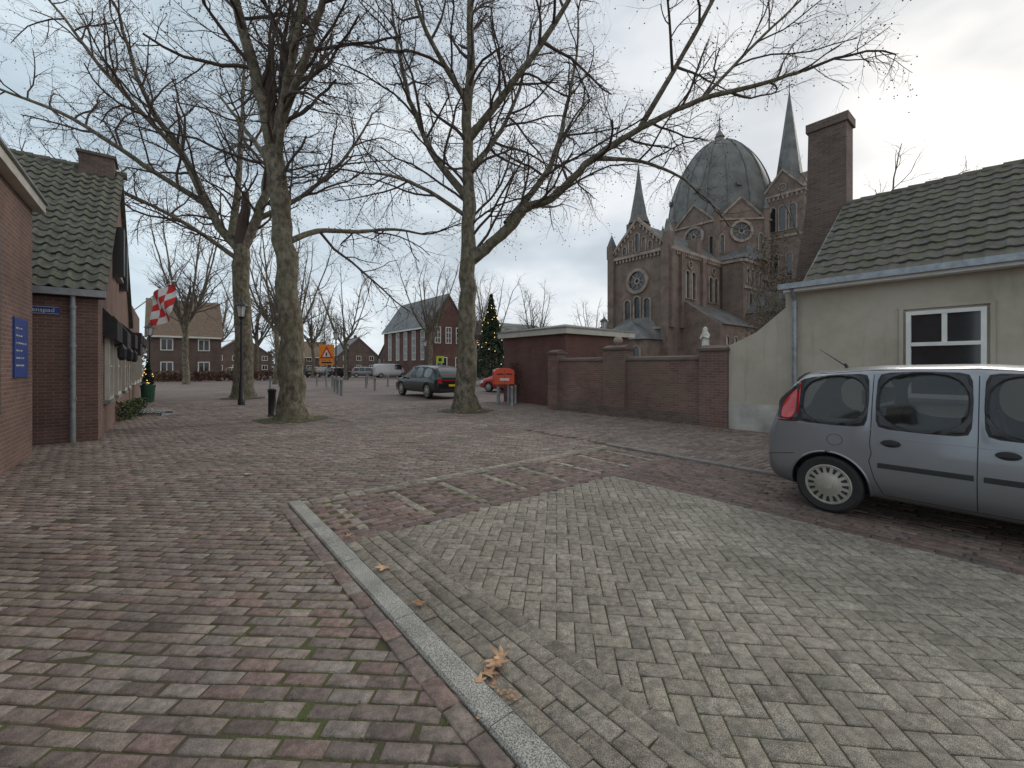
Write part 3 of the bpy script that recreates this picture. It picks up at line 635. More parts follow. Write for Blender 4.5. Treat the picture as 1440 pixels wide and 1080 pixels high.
for (o,u,n) in (((65.8,18.9,0),XT,NS),((63.4,21.3,0),YS,NT)):
    o=Vector(o);u=Vector(u);n=Vector(n)
    g.prism([o-u*2.4+Vector((0,0,24.6)),o+u*2.4+Vector((0,0,24.6)),o+Vector((0,0,27.4))],-n*4.8,B)
    for sg in (-1,1): g.cyl(o+n*.1+Vector((0,0,27.6)),o+n*.1+u*2.6*sg+Vector((0,0,24.5)),.16,.16,4,T)
    for dx in (-1.2,0,1.2): g.arch(o+u*dx,u,n,.75,19.6,3.2,T,m_glass,.14,.15)
    g.rose(o,u,n,.4,25.3,T,m_glass,.12,.12,12,4)
    for z_ in (18.6,24.2,12.): g.ob(o,u,n,-2.5,2.5,0,.2,z_,z_+.28,T)
    for i in range(9): g.ob(o,u,n,-2.3+i*.54,-2.1+i*.54,0,.15,23.7,24.2,T)
    for dx in (-.8,.8): g.arch(o+u*dx,u,n,.6,13.5,3.,T,m_glass,.14,.15)
fin(g,'stonework_and_windows',R)
g=G()
g.prism([(44.7,26.,15.2),(44.7,34.6,15.2),(44.7,30.3,18.9)],(14,0,0),m_slate)
g.prism([(46.9,21.3,6.2),(46.9,26.1,6.2),(46.9,26.1,9.1)],(9.2,0,0),m_slate); g.prism([(46.5,39.3,6.2),(46.5,34.5,6.2),(46.5,34.5,9.1)],(9.5,0,0),m_slate)
g.add([(40.2,26.7,4.6),(40.2,33.7,4.6),(44,33.7,4.6),(44,26.7,4.6),(44,31.8,7.4),(44,28.6,7.4),(42.6,30.2,7.)],[(0,1,6),(1,2,4,6),(3,0,6,5),(6,4,5),(0,1,2,3)],m_slate)
g.add([(55.7,22.9,15.2),(73.3,22.9,15.2),(73.3,37.7,15.2),(55.7,37.7,15.2),(64.9,30.3,20.5)],[(0,1,4),(1,2,4),(2,3,4),(3,0,4)],m_slate)
g.prism([(57-.3,18.4,8.2),(64.3,18.4,8.2),(60.5,18.4,11.5)],(0,4.8,0),m_slate)
g.lathe((60.3,24.6,15.25),[(2.7,0),(.05,2.9)],8,m_slate,math.pi/8)
g.lathe((65.8,21.3,26.0),[(2.1,-1.2),(1.75,0),(.9,6.4),(.04,13.)],8,m_slate,math.pi/8)
g.lathe((48.1,33,20.2),[(1.45,0),(1.1,.9),(.5,4.2),(.03,7.8)],8,m_slate,math.pi/8); 
g.cyl((65.8,21.3,39),(65.8,21.3,40.3),.06,.04,5,m_black); g.box(65.75,65.85,20.9,21.7,39.7,39.8,m_black)
fin(g,'roofs_and_spires',R)
g=G(); prof=[(7.3*(1-(k/22)**2.2)**.62 if k<22 else .25,14.2*k/22) for k in range(23)]
g.lathe((64.9,30.3,21.5),prof,32,m_slate_dome)
for i in range(16):
    a=math.pi/8*i+math.pi/16
    for k in range(21):
        (r0,z0),(r1,z1)=prof[k],prof[k+1]
        g.cyl((64.9+(r0+.03)*math.cos(a),30.3+(r0+.03)*math.sin(a),21.5+z0),(64.9+(r1+.03)*math.cos(a),30.3+(r1+.03)*math.sin(a),21.5+z1),.12,.12,5,m_slate)
for i in range(8):
    a=math.pi/4*i; r0=6.75; c=Vector((64.9+r0*math.cos(a),30.3+r0*math.sin(a),26.3)); g.cyl(c-Vector((math.cos(a),math.sin(a),0))*.8,c+Vector((math.cos(a),math.sin(a),0))*.55,.42,.42,8,m_slate)
fin(g,'dome',R,True)
g=G(); g.cyl((64.9,30.3,35.2),(64.9,30.3,36.1),.75,.6,10,T); g.lathe((64.9,30.3,36.1),[(.75,0),(.5,.5),(.15,1.1),(.1,1.5),(.22,1.7),(.05,1.95)],10,m_slate)
g.cyl((64.9,30.3,38),(64.9,30.3,39.4),.07,.05,5,m_black); g.box(64.86,64.94,29.9,30.7,38.75,38.87,m_black); fin(g,'lantern_and_cross',R)
# ------------------------------------------------------------------ left houses
R=root('brick_annex',-1.87,11.4)
g=G(); g.box(-9,-1.87,2,11.4,0,4.4,m_brick_red); fin(g,'walls',R)
g=G(); g.box(-9,-1.72,1.9,11.5,4.4,4.56,m_cream); g.box(-9,-1.68,1.86,11.54,4.56,4.60,m_lead); fin(g,'roof_edge',R)
g=G(); g.win((-1.87,8.6,0),YS,XT,1.2,.9,2.7,m_black,m_glass,1,2); fin(g,'window',R)
R=root('wall_notice_board',-1.87,10.5,0); g=G()
g.box(-1.87,-1.845,10.12,10.95,1.42,2.38,m_blue)
for i in range(6):
    for j in range(rng.integers(3,6)):
        a=10.2+j*.13; g.box(-1.845,-1.842,a,a+rng.uniform(.05,.11),2.2-i*.12,2.225-i*.12,m_cream)
fin(g,'board',R)
R=root('pantile_house',-1.13,12.7)
g=G(); g.box(-12,-1.13,12.7,22.6,0,3.15,m_brick_red); g.prism([(-1.13,13.0,3.15),(-1.13,22.6,3.15),(-1.13,17.8,7.2)],(-10.8,0,0),m_brick_red); fin(g,'walls',R)
g=G(); sl=Vector((0,5.1,4.3)); tile_roof(g,(-12,12.62,3.2),(1,0,0),sl,11.0,sl.length,.235,.34,.05,m_tile_l,8,.045)
g.prism([(-12,12.62,3.08),(-12,17.72,7.36),(-12,17.72,7.21),(-12,12.7,3.03)],(10.98,0,0),m_dark)
g.prism([(-12,17.74,7.4),(-12,22.8,3.2),(-12,22.8,3.1),(-12,17.74,7.28)],(10.98,0,0),m_tile_l)
for i in range(34): g.cyl((-12+i*.325,17.73,7.44),(-12+i*.325+.34,17.73,7.455),.11,.125,8,m_tile_l)
fin(g,'roof',R)
g=G(); g.box(-12,-1.0,12.5,12.62,3.06,3.2,m_zinc); g.cyl((-1.5,12.6,0),(-1.5,12.6,3.1),.045,.045,12,m_zinc)
for z_ in (.9,2.,2.8): g.cyl((-1.5,12.6,z_),(-1.5,12.6,z_+.05),.058,.058,12,m_zinc)
fin(g,'gutter_and_downpipe',R)
g=G(); g.box(-1.95,-1.2,17.3,18.1,6.9,7.75,m_brick_ch); g.box(-2.0,-1.15,17.25,18.15,7.75,7.83,m_brick_ch); fin(g,'chimney',R)
g=G()
for s_,z_,h_ in ((14.3,.8,1.6),(16.6,.8,1.6),(19.2,.8,1.6),(21.3,.8,1.6),(17.,4.2,1.3),(18.8,4.2,1.3)): g.win((-1.13,s_,0),YS,XT,1.1,z_,h_,m_cream,m_glass,2,2,.07,.1,m_lead)
g.box(-1.13,-.95,17.9,18.5,4.,5.4,m_black); g.box(-1.13,-.9,15.8,16.3,4.1,5.4,m_black)
fin(g,'windows',R)
g=G()
for a,z0,z1,p in ((13.5,2.3,2.95,.25),(15.9,2.2,3.0,.3),(18.6,2.3,3.0,.35),(20.8,2.1,2.9,.4)):
    g.prism([(-1.13,a,z0),(-1.13+p,a,z0-.1),(-1.13+p,a,z0+.35),(-1.13,a,z1)],(0,1.5,0),m_awn)
for a in (14.9,17.7,20.3):
    g.cyl((-1.13,a,2.05),(-.88,a,2.2),.015,.015,5,m_black); g.lathe((-.88,a,1.75),[(.05,0),(.09,.08),(.1,.3),(.02,.42)],6,m_black)
fin(g,'awnings_and_lanterns',R)
R=root('street_house',-1.13,22.9); g=G()
g.box(-10,-1.13,22.9,31,0,4.2,m_brick_red); g.prism([(-1.13,22.9,4.2),(-10,22.9,4.2),(-5.5,22.9,7.4)],(0,8.1,0),m_tile_l)
for s_ in (24.3,26.4,28.5,30.2): g.win((-1.13,s_,0),YS,XT,1.1,.9,1.6,m_cream,m_glass,2,2,.07,.12,m_white); g.box(-1.13,-.8,s_-.6,s_+.6,2.6,3.0,m_dark)
fin(g,'body',R)
R=root('street_name_sign',-1.95,12.7); g=G(); g.box(-2.16,-1.70,12.675,12.7,2.66,2.82,m_blue); g.box(-2.15,-1.71,12.672,12.675,2.805,2.812,m_white); g.box(-2.15,-1.71,12.672,12.675,2.668,2.675,m_white); fin(g,'plate',R)
def text(s,size,parent,loc,rot,mat):
    c=bpy.data.curves.new('lettering','FONT'); c.body=s; c.size=size; c.extrude=.001; c.align_x='CENTER'; c.align_y='CENTER'
    o=bpy.data.objects.new('lettering',c); COL.objects.link(o); o.data.materials.append(mat); o.parent=parent; o.location=loc; o.rotation_euler=rot
text('enspad',.115,R,(.02,-.03,2.74),(math.pi/2,0,0),m_white)
R=rootw('checkered_flag',-16.0,17.9); g=G()
p0=Vector((.0,0,3.85)); p1=Vector((2.25,-.6,5.05)); g.cyl(p0,p1,.022,.016,6,m_white); g.sphere(p1,.04,m_white,6)
m_fr=M('flag_red',(.62,.03,.03),.8,var=.1); m_fw=M('flag_white',(.75,.72,.7),.8,var=.08)
nu,nv=18,18; vs=[]; d=(p0-p1).normalized()
for j in range(nv+1):
    for i in range(nu+1):
        a=i/nu; b2=j/nv; p=p1+d*(.04+b2*1.3)+Vector((.16*a+.05*math.sin(a*5+b2*6),-.05+.12*math.sin(a*4+b2*8),-1.2*a-.12*a*math.sin(b2*3))); vs.append(p)
for par,mt in ((0,m_fr),(1,m_fw)):
    g.add(vs,[(j*(nu+1)+i,j*(nu+1)+i+1,(j+1)*(nu+1)+i+1,(j+1)*(nu+1)+i) for j in range(nv) for i in range(nu) if ((i*4//nu)+(j*4//nv))%2==par],mt)
g.make('pole_and_cloth',R,recalc=False)
# ------------------------------------------------------------------ generic gabled houses (far)
def house(name,t0,t1,s0,s1,ze,zr,axis,wm,rm,wf=m_white,floors=2):
    R=root(name,t0,s0,0); g=G(); g.box(t0,t1,s0,s1,0,ze,wm)
    tm,sm=(t0+t1)/2,(s0+s1)/2
    if axis=='s':
        g.prism([(t0,s0,ze),(t1,s0,ze),(tm,s0,zr-.1)],(0,s1-s0,0),wm); fin(g,'walls',R); g=G()
        for a in (t0-.3,t1+.3): g.prism([(a,s0-.2,ze-.15),(tm,s0-.2,zr+.1),(tm,s0-.2,zr-.12),(a,s0-.2,ze-.37)],(0,s1-s0+.4,0),rm)
    else:
        g.prism([(t0,s0,ze),(t0,s1,ze),(t0,sm,zr-.1)],(t1-t0,0,0),wm); fin(g,'walls',R); g=G()
        for a in (s0-.3,s1+.3): g.prism([(t0-.2,a,ze-.15),(t0-.2,sm,zr+.1),(t0-.2,sm,zr-.12),(t0-.2,a,ze-.37)],(t1-t0+.4,0,0),rm)
    g.box(t0-.35,t0-.2,s0,s1,ze-.3,ze-.12,wf) if axis=='s' else g.box(t0,t1,s0-.35,s0-.2,ze-.3,ze-.12,wf)
    g.box(tm+.6,tm+1.2,sm-.3,sm+.3,zr-.8,zr+.9,m_brick_ch)
    fin(g,'roof',R); g=G()
    fh=ze/floors
    for fl in range(floors):
        n=max(1,int((s1-s0)/2.6))
        for i in range(n): g.win((t0,s0+(i+.5)*(s1-s0)/n,0),YS,NT,1.1,fl*fh+.8,fh*.52,wf,m_glass,2,1,.1,.08)
        n=max(1,int((t1-t0)/2.6))
        for i in range(n): g.win((t0+(i+.5)*(t1-t0)/n,s0,0),XT,NS,1.1,fl*fh+.8,fh*.52,wf,m_glass,2,1,.1,.08)
    fin(g,'windows',R)
R=root('brick_hall',26.3,49.5); g=G()
g.box(26.3,32.1,49.5,64,0,6.9,m_brick_dark); g.prism([(26.3,49.5,6.9),(32.1,49.5,6.9),(29.2,49.5,11.1)],(0,14.5,0),m_brick_dark)
g.box(32.1,52,53,62,0,6.3,m_brick_dark); fin(g,'walls',R); g=G()
for a in (26.0,32.4): g.prism([(a,49.3,6.75),(29.2,49.3,11.3),(29.2,49.3,11.05),(a,49.3,6.5)],(0,14.9,0),m_slate)
g.prism([(32.3,52.7,6.3),(32.3,62.3,6.3),(32.3,57.5,9.)],(20,0,0),m_slate)
g.box(25.9,26.05,49.4,64.1,6.5,6.7,m_white); fin(g,'roof',R); g=G()
for s_ in (51.,53.6,56.2,58.8,61.6): g.win((26.3,s_,0),YS,NT,1.,2.4,4.,m_white,m_glass,2,4,.12,.12)
for t_ in (27.6,29.2,30.8): g.win((t_,49.5,0),XT,NS,.9,4.6,2.2,m_white,m_glass,2,3,.1,.1)
g.win((28.2,49.5,0),XT,NS,1.6,.2,2.6,m_white,m_glass,2,2,.1,.1); g.win((30.8,49.5,0),XT,NS,1.1,.8,2.,m_white,m_glass,2,2,.1,.1)
for i in range(7): g.win((34+i*2.6,53,0),XT,NS,1.2,1.,1.6,m_white,m_glass,2,1,.1,.1); g.win((34+i*2.6,53,0),XT,NS,1.2,4.,1.5,m_white,m_glass,2,1,.1,.1)
fin(g,'windows',R)
def houseat(name,x,y,w,d,ze,zr,ax,wm,rm,fl=2):
    t,s=(CA*x+SA*y,-SA*x+CA*y); house(name,t,t+w,s,s+d,ze,zr,ax,wm,rm,floors=fl)
m_brick_far=brickmat('brick_far',(.18,.115,.092),(.14,.093,.077),(.18,.155,.135))
houseat('brick_house',-38.5,45,6.5,8,5.,9.2,'t',m_brick_far,m_tile_o)
houseat('brick_house',-62,88,11,9,4.0,8.0,'s',m_brick_far,m_tile_o)
houseat('brick_house',-50,95,9,9,3.8,7.4,'t',m_brick_far,m_tile_o)
houseat('brick_house',-39,96,9,10,4.2,8.2,'s',m_brick_far,m_slate)
houseat('brick_house',-29,104,9,10,3.4,7.2,'t',m_brick_far,m_tile_o)
houseat('brick_house',-21,94,8,9,3.8,7.6,'s',m_brick_far,m_slate)
houseat('brick_house',-78,70,10,10,4.2,8.4,'t',m_brick_far,m_tile_o)
def hedge(name,x0,y0,x1,y1,h,w,mat,n,size):
    P=[]
    for i in range(n):
        f=rng.random(); P.append((x0+(x1-x0)*f+rng.normal(0,w*.3),y0+(y1-y0)*f+rng.normal(0,w*.4),h*rng.random()**.7))
    return clump(name,P,size,mat)
hedge('brown_hedge',-36,43,-27,49,1.1,1.,m_hedge,5000,.14)
hedge('brown_hedge',-40,76,-12,76,1.2,1.,m_hedge,6000,.2)
hedge('climbing_shrub',-.2,18.6,.5,18.9,1.8,.5,m_hedge,500,.08)
hedge('potted_plants',-11.2,12.3,-12.4,14.3,.55,.3,m_bush,1400,.05)
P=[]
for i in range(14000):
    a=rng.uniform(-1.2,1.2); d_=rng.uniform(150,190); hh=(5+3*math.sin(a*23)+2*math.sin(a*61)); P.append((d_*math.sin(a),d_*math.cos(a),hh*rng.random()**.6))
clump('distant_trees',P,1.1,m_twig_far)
# ------------------------------------------------------------------ street furniture
m_lampglass=M('lamp_glass',(.6,.61,.6),.3,var=.1)
def lamp(x,y,h=4.35):
    R=rootw('street_lamp',x,y); g=G()
    g.lathe((0,0,0),[(.13,0),(.13,.25),(.10,.3),(.085,.9),(.06,1.),(.05,1.1),(.045,h-1.0),(.07,h-.97),(.07,h-.92),(.04,h-.88),(.06,h-.78),(.13,h-.72)],12,m_black)
    g.cyl((-.28,0,h-1.05),(.28,0,h-1.05),.015,.015,6,m_black)
    for i in range(6):
        a=math.pi/3*i; g.cyl((.13*math.cos(a),.13*math.sin(a),h-.72),(.21*math.cos(a),.21*math.sin(a),h-.28),.012,.012,4,m_black)
    g.make('post',R,smooth=True); g=G()
    g.lathe((0,0,h-.72),[(.12,0),(.20,.44)],6,m_lampglass); g.make('glass',R); g=G()
    g.lathe((0,0,h-.28),[(.27,0),(.25,.04),(.12,.15),(.05,.2),(.05,.24),(.02,.3)],12,m_black); g.make('cap',R)
lamp(-11.1,17.5); lamp(-13.2,32,4.35); lamp(-20.9,24.6,4.1); lamp(5.4,25,4.5); lamp(-20,52,4.4); lamp(-9,44,4.4)
R=rootw('roadworks_sign',-12.8,29.5,.1); g=G(); g.cyl((0,0,0),(0,0,3.1),.035,.035,8,m_pole)
g.box(-.5,.5,-.05,-.03,2.05,3.1,m_orange); g.box(-.5,.5,-.05,-.03,1.7,2.0,m_orange)
g.prism([(-.45,-.055,2.15),(.45,-.055,2.15),(0,-.055,2.98)],(0,-.01,0),m_redp); g.prism([(-.28,-.07,2.25),(.28,-.07,2.25),(0,-.07,2.77)],(0,-.006,0),m_white)
g.box(-.06,.04,-.08,-.077,2.3,2.55,m_black); g.box(-.35,.35,-.055,-.05,1.8,1.9,m_black)
g.make('sign_and_pole',R)
R=rootw('traffic_sign',-5.3,31.5,0); g=G(); g.cyl((0,0,0),(0,0,2.35),.03,.03,8,m_pole); g.box(-.28,.28,-.05,-.03,1.85,2.35,m_lime); g.box(-.12,.12,-.054,-.05,1.95,2.2,m_black); g.make('plate_and_pole',R)
def bollard(x,y,h=.85,r=.06,mat=None,name='bollard'):
    R=rootw(name,x,y); g=G(); mat=mat or m_pole
    g.lathe((0,0,0),[(r*1.2,0),(r*1.2,.05),(r,.08),(r,h-.15),(r*1.15,h-.12),(r*1.1,h-.03),(r*.5,h)],10,mat); g.make('post',R,smooth=True)
bollard(-7.65,13.6,.9,.11,m_black)
m_bol=M('bollard_grey',(.2,.2,.2),.6,var=.2)
for x_,y_ in ((-11,26.5),(-12.7,30.5),(-10.6,31),(-9.6,33),(-7.2,36),(-14.8,34),(-9,28),(-17,30),(-15.8,26),(-5.2,38),(-11.6,28.4),(-13.9,33),(-8.4,34.5),(-16,35),(-6.2,37),(-12.2,36),(-7.8,29),(-6.9,30),(-10,24.5),(-9.2,23),(-18,33),(-19.5,31.5)): bollard(x_,y_,.9,.075,m_bol)
for x_,y_ in ((.15,18.2),(.0,17.2)): bollard(x_,y_,.8,.06,m_pole)
R=rootw('post_box',-.36,17.9,.25); g=G()
sec=[(-.42,.85),(.42,.85),(.42,1.38),(.36,1.47),(.2,1.52),(-.2,1.52),(-.36,1.47),(-.42,1.38)]
g.prism([(a,-.2,b2) for a,b2 in sec],(0,.4,0),m_postred); g.box(-.33,-.05,-.215,-.2,1.25,1.3,m_black); g.box(.05,.33,-.215,-.2,1.25,1.3,m_black); g.box(-.2,.2,-.21,-.2,1.0,1.1,m_white); g.box(-.005,.005,-.205,-.2,.87,1.45,m_black)
g.make('box',R); g=G()
for a in (-.22,.22): g.cyl((a,0,0),(a,0,.85),.07,.07,8,m_pole)
g.make('legs',R)
R=rootw('green_planter',-16.3,19.1); g=G(); g.lathe((0,0,0),[(.22,0),(.27,.7),(.29,.7),(.29,.76),(.24,.76)],14,M('planter_green',(.02,.09,.05),.5)); g.make('tub',R)
conifer('lit_shrub',-16.3,19.1,1.15,.3,.05,26,.72)
R=rootw('bicycle_rack',-11.95,13.9,.0); g=G()
g.box(-.75,.75,-.25,-.2,.06,.11,m_zinc); g.box(-.75,.75,.2,.25,.06,.11,m_zinc)
for i in range(12): g.cyl((-.7+i*.127,-.22,.09),(-.7+i*.127,.22,.2),.01,.01,5,m_zinc)
for a in (-.7,.7): g.box(a-.03,a+.03,-.25,.25,.0,.06,m_zinc)
g.make('bars',R)
def leafshape(sz):
    P=[]; lob=[(0,1.),(55,.85),(110,.6),(250,.6),(305,.85)]
    seq=[]
    for k,(a,r) in enumerate(lob):
        seq+= [(a-14,r*.72),(a,r),(a+14,r*.72),(a+28,r*.42)]
    seq=sorted([(a%360,r) for a,r in seq]); 
    for a,r in seq:
        a=math.radians(a); r*=sz*rng.uniform(.88,1.12); P.append((r*math.cos(a),r*math.sin(a)))
    return P
g=G()
def leaf(x,y,sz,z=.03):
    P=leafshape(sz); a=rng.uniform(0,6.28); c1,c2=rng.uniform(-.15,.55)/sz,rng.uniform(-.1,.6)/sz; vs=[(x,y,z)]
    for p,q in P:
        u,v=p*math.cos(a)-q*math.sin(a),p*math.sin(a)+q*math.cos(a); vs.append((x+u,y+v,z+c1*p*p+c2*q*q+.002))
    g.add(vs,[(0,i+1,(i+1)%len(P)+1) for i in range(len(P))],m_leaf)
for u,v,sz in ((-1.0,3.33,.085),(-.60,2.82,.075),(-.09,2.26,.10),(-.12,2.17,.07),(-.05,2.30,.075),(-1.52,3.95,.06),(-3.85,6.2,.1),(-.16,2.12,.05)): leaf(u,v,sz,.035)
for i in range(34): leaf(-.06+rng.normal(0,.06),2.06+rng.normal(0,.12),rng.uniform(.008,.024),.025)
for i in range(70):
    s_=rng.uniform(-2,5); p=W(1.3+abs(rng.normal(0,.06)),s_); leaf(p.x,p.y,rng.uniform(.005,.014),.024)
for i in range(220):
    s_=rng.uniform(0,12); p=W(10.95-abs(rng.normal(0,.3)),s_); leaf(p.x,p.y,rng.uniform(.02,.06),.04)
for (cx,cy) in ((-6.57,12.8),(-1.65,15.2),(-13.4,21.3)):
    for i in range(60):
        a=rng.uniform(0,6.28); r=rng.uniform(.5,1.8); leaf(cx+r*math.cos(a),cy+r*math.sin(a),rng.uniform(.03,.07),.06)
for i in range(40):
    y_=rng.uniform(5,18); leaf(rng.uniform(-1,.6)*y_,y_,rng.uniform(.02,.05),.03)
g.make('fallen_leaves',recalc=False)
# ------------------------------------------------------------------ cars
def paint(name,c,metal=.55,rough=.32):
    m,nt,b=newmat(name); v=objv(nt); n=noise(nt,v,600,1); r=ramp(nt,[(.4,tuple(x*.9 for x in c)),(.6,tuple(x*1.1 for x in c))]); nt.links.new(n,r.inputs[0])
    sp=nt.nodes.new('ShaderNodeSeparateXYZ'); nt.links.new(v,sp.inputs[0]); dr=ramp(nt,[(.2,.9),(.6,0.)]); nt.links.new(sp.outputs[2],dr.inputs[0])
    nn=noise(nt,v,5,4,.7); ml=nd(nt,'ShaderNodeMath',operation='MULTIPLY'); nt.links.new(dr.outputs[0],ml.inputs[0]); nt.links.new(nn,ml.inputs[1])
    nt.links.new(mixc(nt,ml.outputs[0],r.outputs[0],(.12,.11,.095)),b.inputs['Base Color'])
    b.inputs['Metallic'].default_value=metal
    n2=noise(nt,v,2.5,4); r2=ramp(nt,[(.3,rough-.06),(.7,rough+.1)]); nt.links.new(n2,r2.inputs[0]); nt.links.new(r2.outputs[0],b.inputs['Roughness'])
    b.inputs['Coat Weight'].default_value=.6; b.inputs['Coat Roughness'].default_value=.06; return m
m_cglass=M('car_glass',(.012,.014,.016),.04,var=0,coat=1.)
m_cglass2=M('car_glass_clear',(.01,.013,.014),.03,var=0,coat=1.,alpha=.6)
m_tyre=M('tyre',(.025,.025,.025),.85,var=.2,scale=20)
m_hub=M('hubcap',(.40,.375,.33),.45,.35,var=.15,scale=8)
m_tail=M('tail_lamp',(.55,.02,.02),.12,var=.2,scale=9,coat=1.)
m_head=M('head_lamp',(.6,.62,.64),.1,.3,var=.1,coat=1.)
m_under=M('car_black_plastic',(.022,.022,.024),.6,var=.2)
m_seat=M('seat_cloth',(.06,.06,.065),.9,var=.3)
HATCH=dict(L=4.04,H=1.62,st=[(0,.86,.36,.62,.68,.60),(.045,.94,.28,.90,.95,.76),(.13,.985,.22,.955,1.27,.775),(.36,1,.2,.96,1.54,.785),(.97,1,.2,.955,1.605,.79),(1.03,1,.2,.955,1.61,.79),(1.71,1,.2,.945,1.62,.795),(1.78,1,.2,.945,1.62,.795),(2.45,1,.2,.94,1.57,.78),(2.80,1,.2,.935,1.37,.78),(3.18,.99,.2,.93,1.08,.79),(3.72,.96,.22,.86,.94,.76),(3.97,.88,.26,.66,.74,.66),(4.04,.78,.32,.52,.58,.55)],
  side=[(3,4),(5,6),(7,9)],front=(8,10),rear=(1,3),tail=(2,3),head=(11,12),axles=(.64,3.22))
SUV=dict(L=4.9,H=1.65,st=[(0,.86,.42,.72,.80,.62),(.06,.94,.34,.98,1.03,.74),(.22,.985,.28,1.02,1.30,.75),(.62,1,.26,1.02,1.56,.74),(1.45,1,.26,1.0,1.64,.75),(1.53,1,.26,1.0,1.642,.75),(2.35,1,.26,.98,1.65,.75),(2.45,1,.26,.98,1.65,.75),(3.0,1,.26,.98,1.58,.74),(3.4,1,.26,.97,1.36,.75),(3.8,.99,.26,.97,1.12,.79),(4.5,.97,.26,.92,1.0,.76),(4.82,.9,.3,.76,.84,.68),(4.9,.8,.36,.6,.66,.56)],
  side=[(3,4),(5,6),(7,9)],front=(8,10),rear=(1,3),tail=(0,1),head=(11,12),axles=(.95,3.9))
VAN=dict(L=4.7,H=1.95,st=[(0,.9,.3,.95,1.0,.84),(.04,.98,.25,1.1,1.75,.86),(.15,1,.22,1.12,1.9,.86),(1.4,1,.2,1.12,1.95,.86),(1.5,1,.2,1.12,1.95,.86),(2.6,1,.2,1.12,1.95,.86),(2.7,1,.2,1.12,1.95,.86),(3.4,1,.2,1.1,1.88,.84),(3.75,1,.2,1.08,1.6,.82),(4.1,.97,.2,1.02,1.15,.8),(4.55,.92,.24,.85,.95,.72),(4.7,.8,.3,.55,.65,.6)],
  side=[(6,8)],front=(7,9),rear=(1,2),tail=(0,1),head=(10,11),axles=(.85,3.85))
def make_car(name,loc,rz,spec,L,Wd,H,pm,wr=.31,detail=False,lod=2):
    fx=L/spec['L']; fz=H/spec['H']; hw=Wd/2; R=rootw(name,loc[0],loc[1],rz,.012)
    bm=bmesh.new(); rings=[]
    for (x,wl,zb,be,ro,rh) in spec['st']:
        be,ro,zb=be*fz,ro*fz,zb*fz; z6=max(be+.015,ro-.085); z7=max(z6+.012,ro-.022)
        rows=[(0,zb),(.78*hw*wl,zb),(.94*hw*wl,zb+.05),(hw*wl*.995,zb+(be-zb)*.33),(hw*wl,zb+(be-zb)*.70),(hw*wl*.965,be),(rh*hw,z6),(rh*hw*.87,z7),(0,ro)]
        ring=[bm.verts.new((x*fx,-y,z)) for y,z in rows]+[bm.verts.new((x*fx,y,z)) for y,z in rows[7:0:-1]]
        rings.append(ring)
    n=16; seg={}
    for i in range(len(rings)-1):
        for j in range(n):
            f=bm.faces.new((rings[i][j],rings[i+1][j],rings[i+1][(j+1)%n],rings[i][(j+1)%n])); f.material_index=1; seg[(i,j)]=f
    for r in (rings[0],rings[-1]):
        for j in range(0,8):
            a=[r[j],r[j+1],r[(16-j-1)%16],r[(16-j)%16]]; u=[]
            for q in a:
                if q not in u: u.append(q)
            f=bm.faces.new(u); f.material_index=1
    bmesh.ops.recalc_face_normals(bm,faces=bm.faces)
    cl=bm.edges.layers.float.get('crease_edge') or bm.edges.layers.float.new('crease_edge')
    vl=bm.verts.layers.float.get('crease_vert') or bm.verts.layers.float.new('crease_vert')
    def rowf(j): return [j,15-j]
    groups=[]
    for a,b2 in spec['side']:
        for j in rowf(5): groups.append(([seg[(i,j)] for i in range(a,b2)],2,.016,-.008,.92,.8))
    a,b2=spec['front']; groups.append(([seg[(i,j)] for i in range(a,b2) for j in (6,7,8,9)],2,.03,-.01,.7,.3))
    a,b2=spec['rear']; groups.append(([seg[(i,j)] for i in range(a,b2) for j in (7,8)],2,.03,-.01,.7,.3))
    for j in rowf(5): groups.append(([seg[(i,j)] for i in range(*spec['tail'])],4,.006,.006,.85,.75))
    for j in rowf(5)+rowf(4): 
        for i in range(*spec['head']): seg[(i,j)].material_index=5
    for fs,mi,th,dp,cr,vc in groups:
        S=set(fs)
        def mark(val_v):
            for f in fs:
                for e in f.edges:
                    if not all(q in S for q in e.link_faces): e[cl]=cr
                for v in f.verts:
                    if sum(1 for q in v.link_faces if q in S)==1: v[vl]=max(v[vl],val_v)
        mark(vc*.6)
        r=bmesh.ops.inset_region(bm,faces=fs,thickness=th,depth=dp,use_even_offset=True)
        for f in r['faces']: f.material_index=3
        for f in fs: f.material_index=mi
        mark(vc)
    me=bpy.data.meshes.new('body'); bm.to_mesh(me); bm.free()
    for m_ in (m_under,pm,m_cglass2 if detail else m_cglass,m_under,m_tail,m_head): me.materials.append(m_)
    ob=bpy.data.objects.new('body',me); COL.objects.link(ob)
    ax=[a*fx for a in spec['axles']]
    cg=G()
    for a in ax:
        for sg in (-1,1): cg.cyl((a,sg*(hw-.24),wr),(a,sg*(hw+.2),wr),wr+.045,wr+.045,40,m_under)
    cu=cg.make('cutter'); 
    md=ob.modifiers.new('s','SUBSURF'); md.levels=lod; md.render_levels=lod
    md=ob.modifiers.new('b','BOOLEAN'); md.operation='DIFFERENCE'; md.object=cu; md.solver='EXACT'
    dg=bpy.context.evaluated_depsgraph_get(); nm=bpy.data.meshes.new_from_object(ob.evaluated_get(dg)); ob.modifiers.clear(); ob.data=nm
    bpy.data.objects.remove(cu); nm.polygons.foreach_set('use_smooth',[True]*len(nm.polygons)); nm.set_sharp_from_angle(angle=math.radians(32))
    ob.parent=R
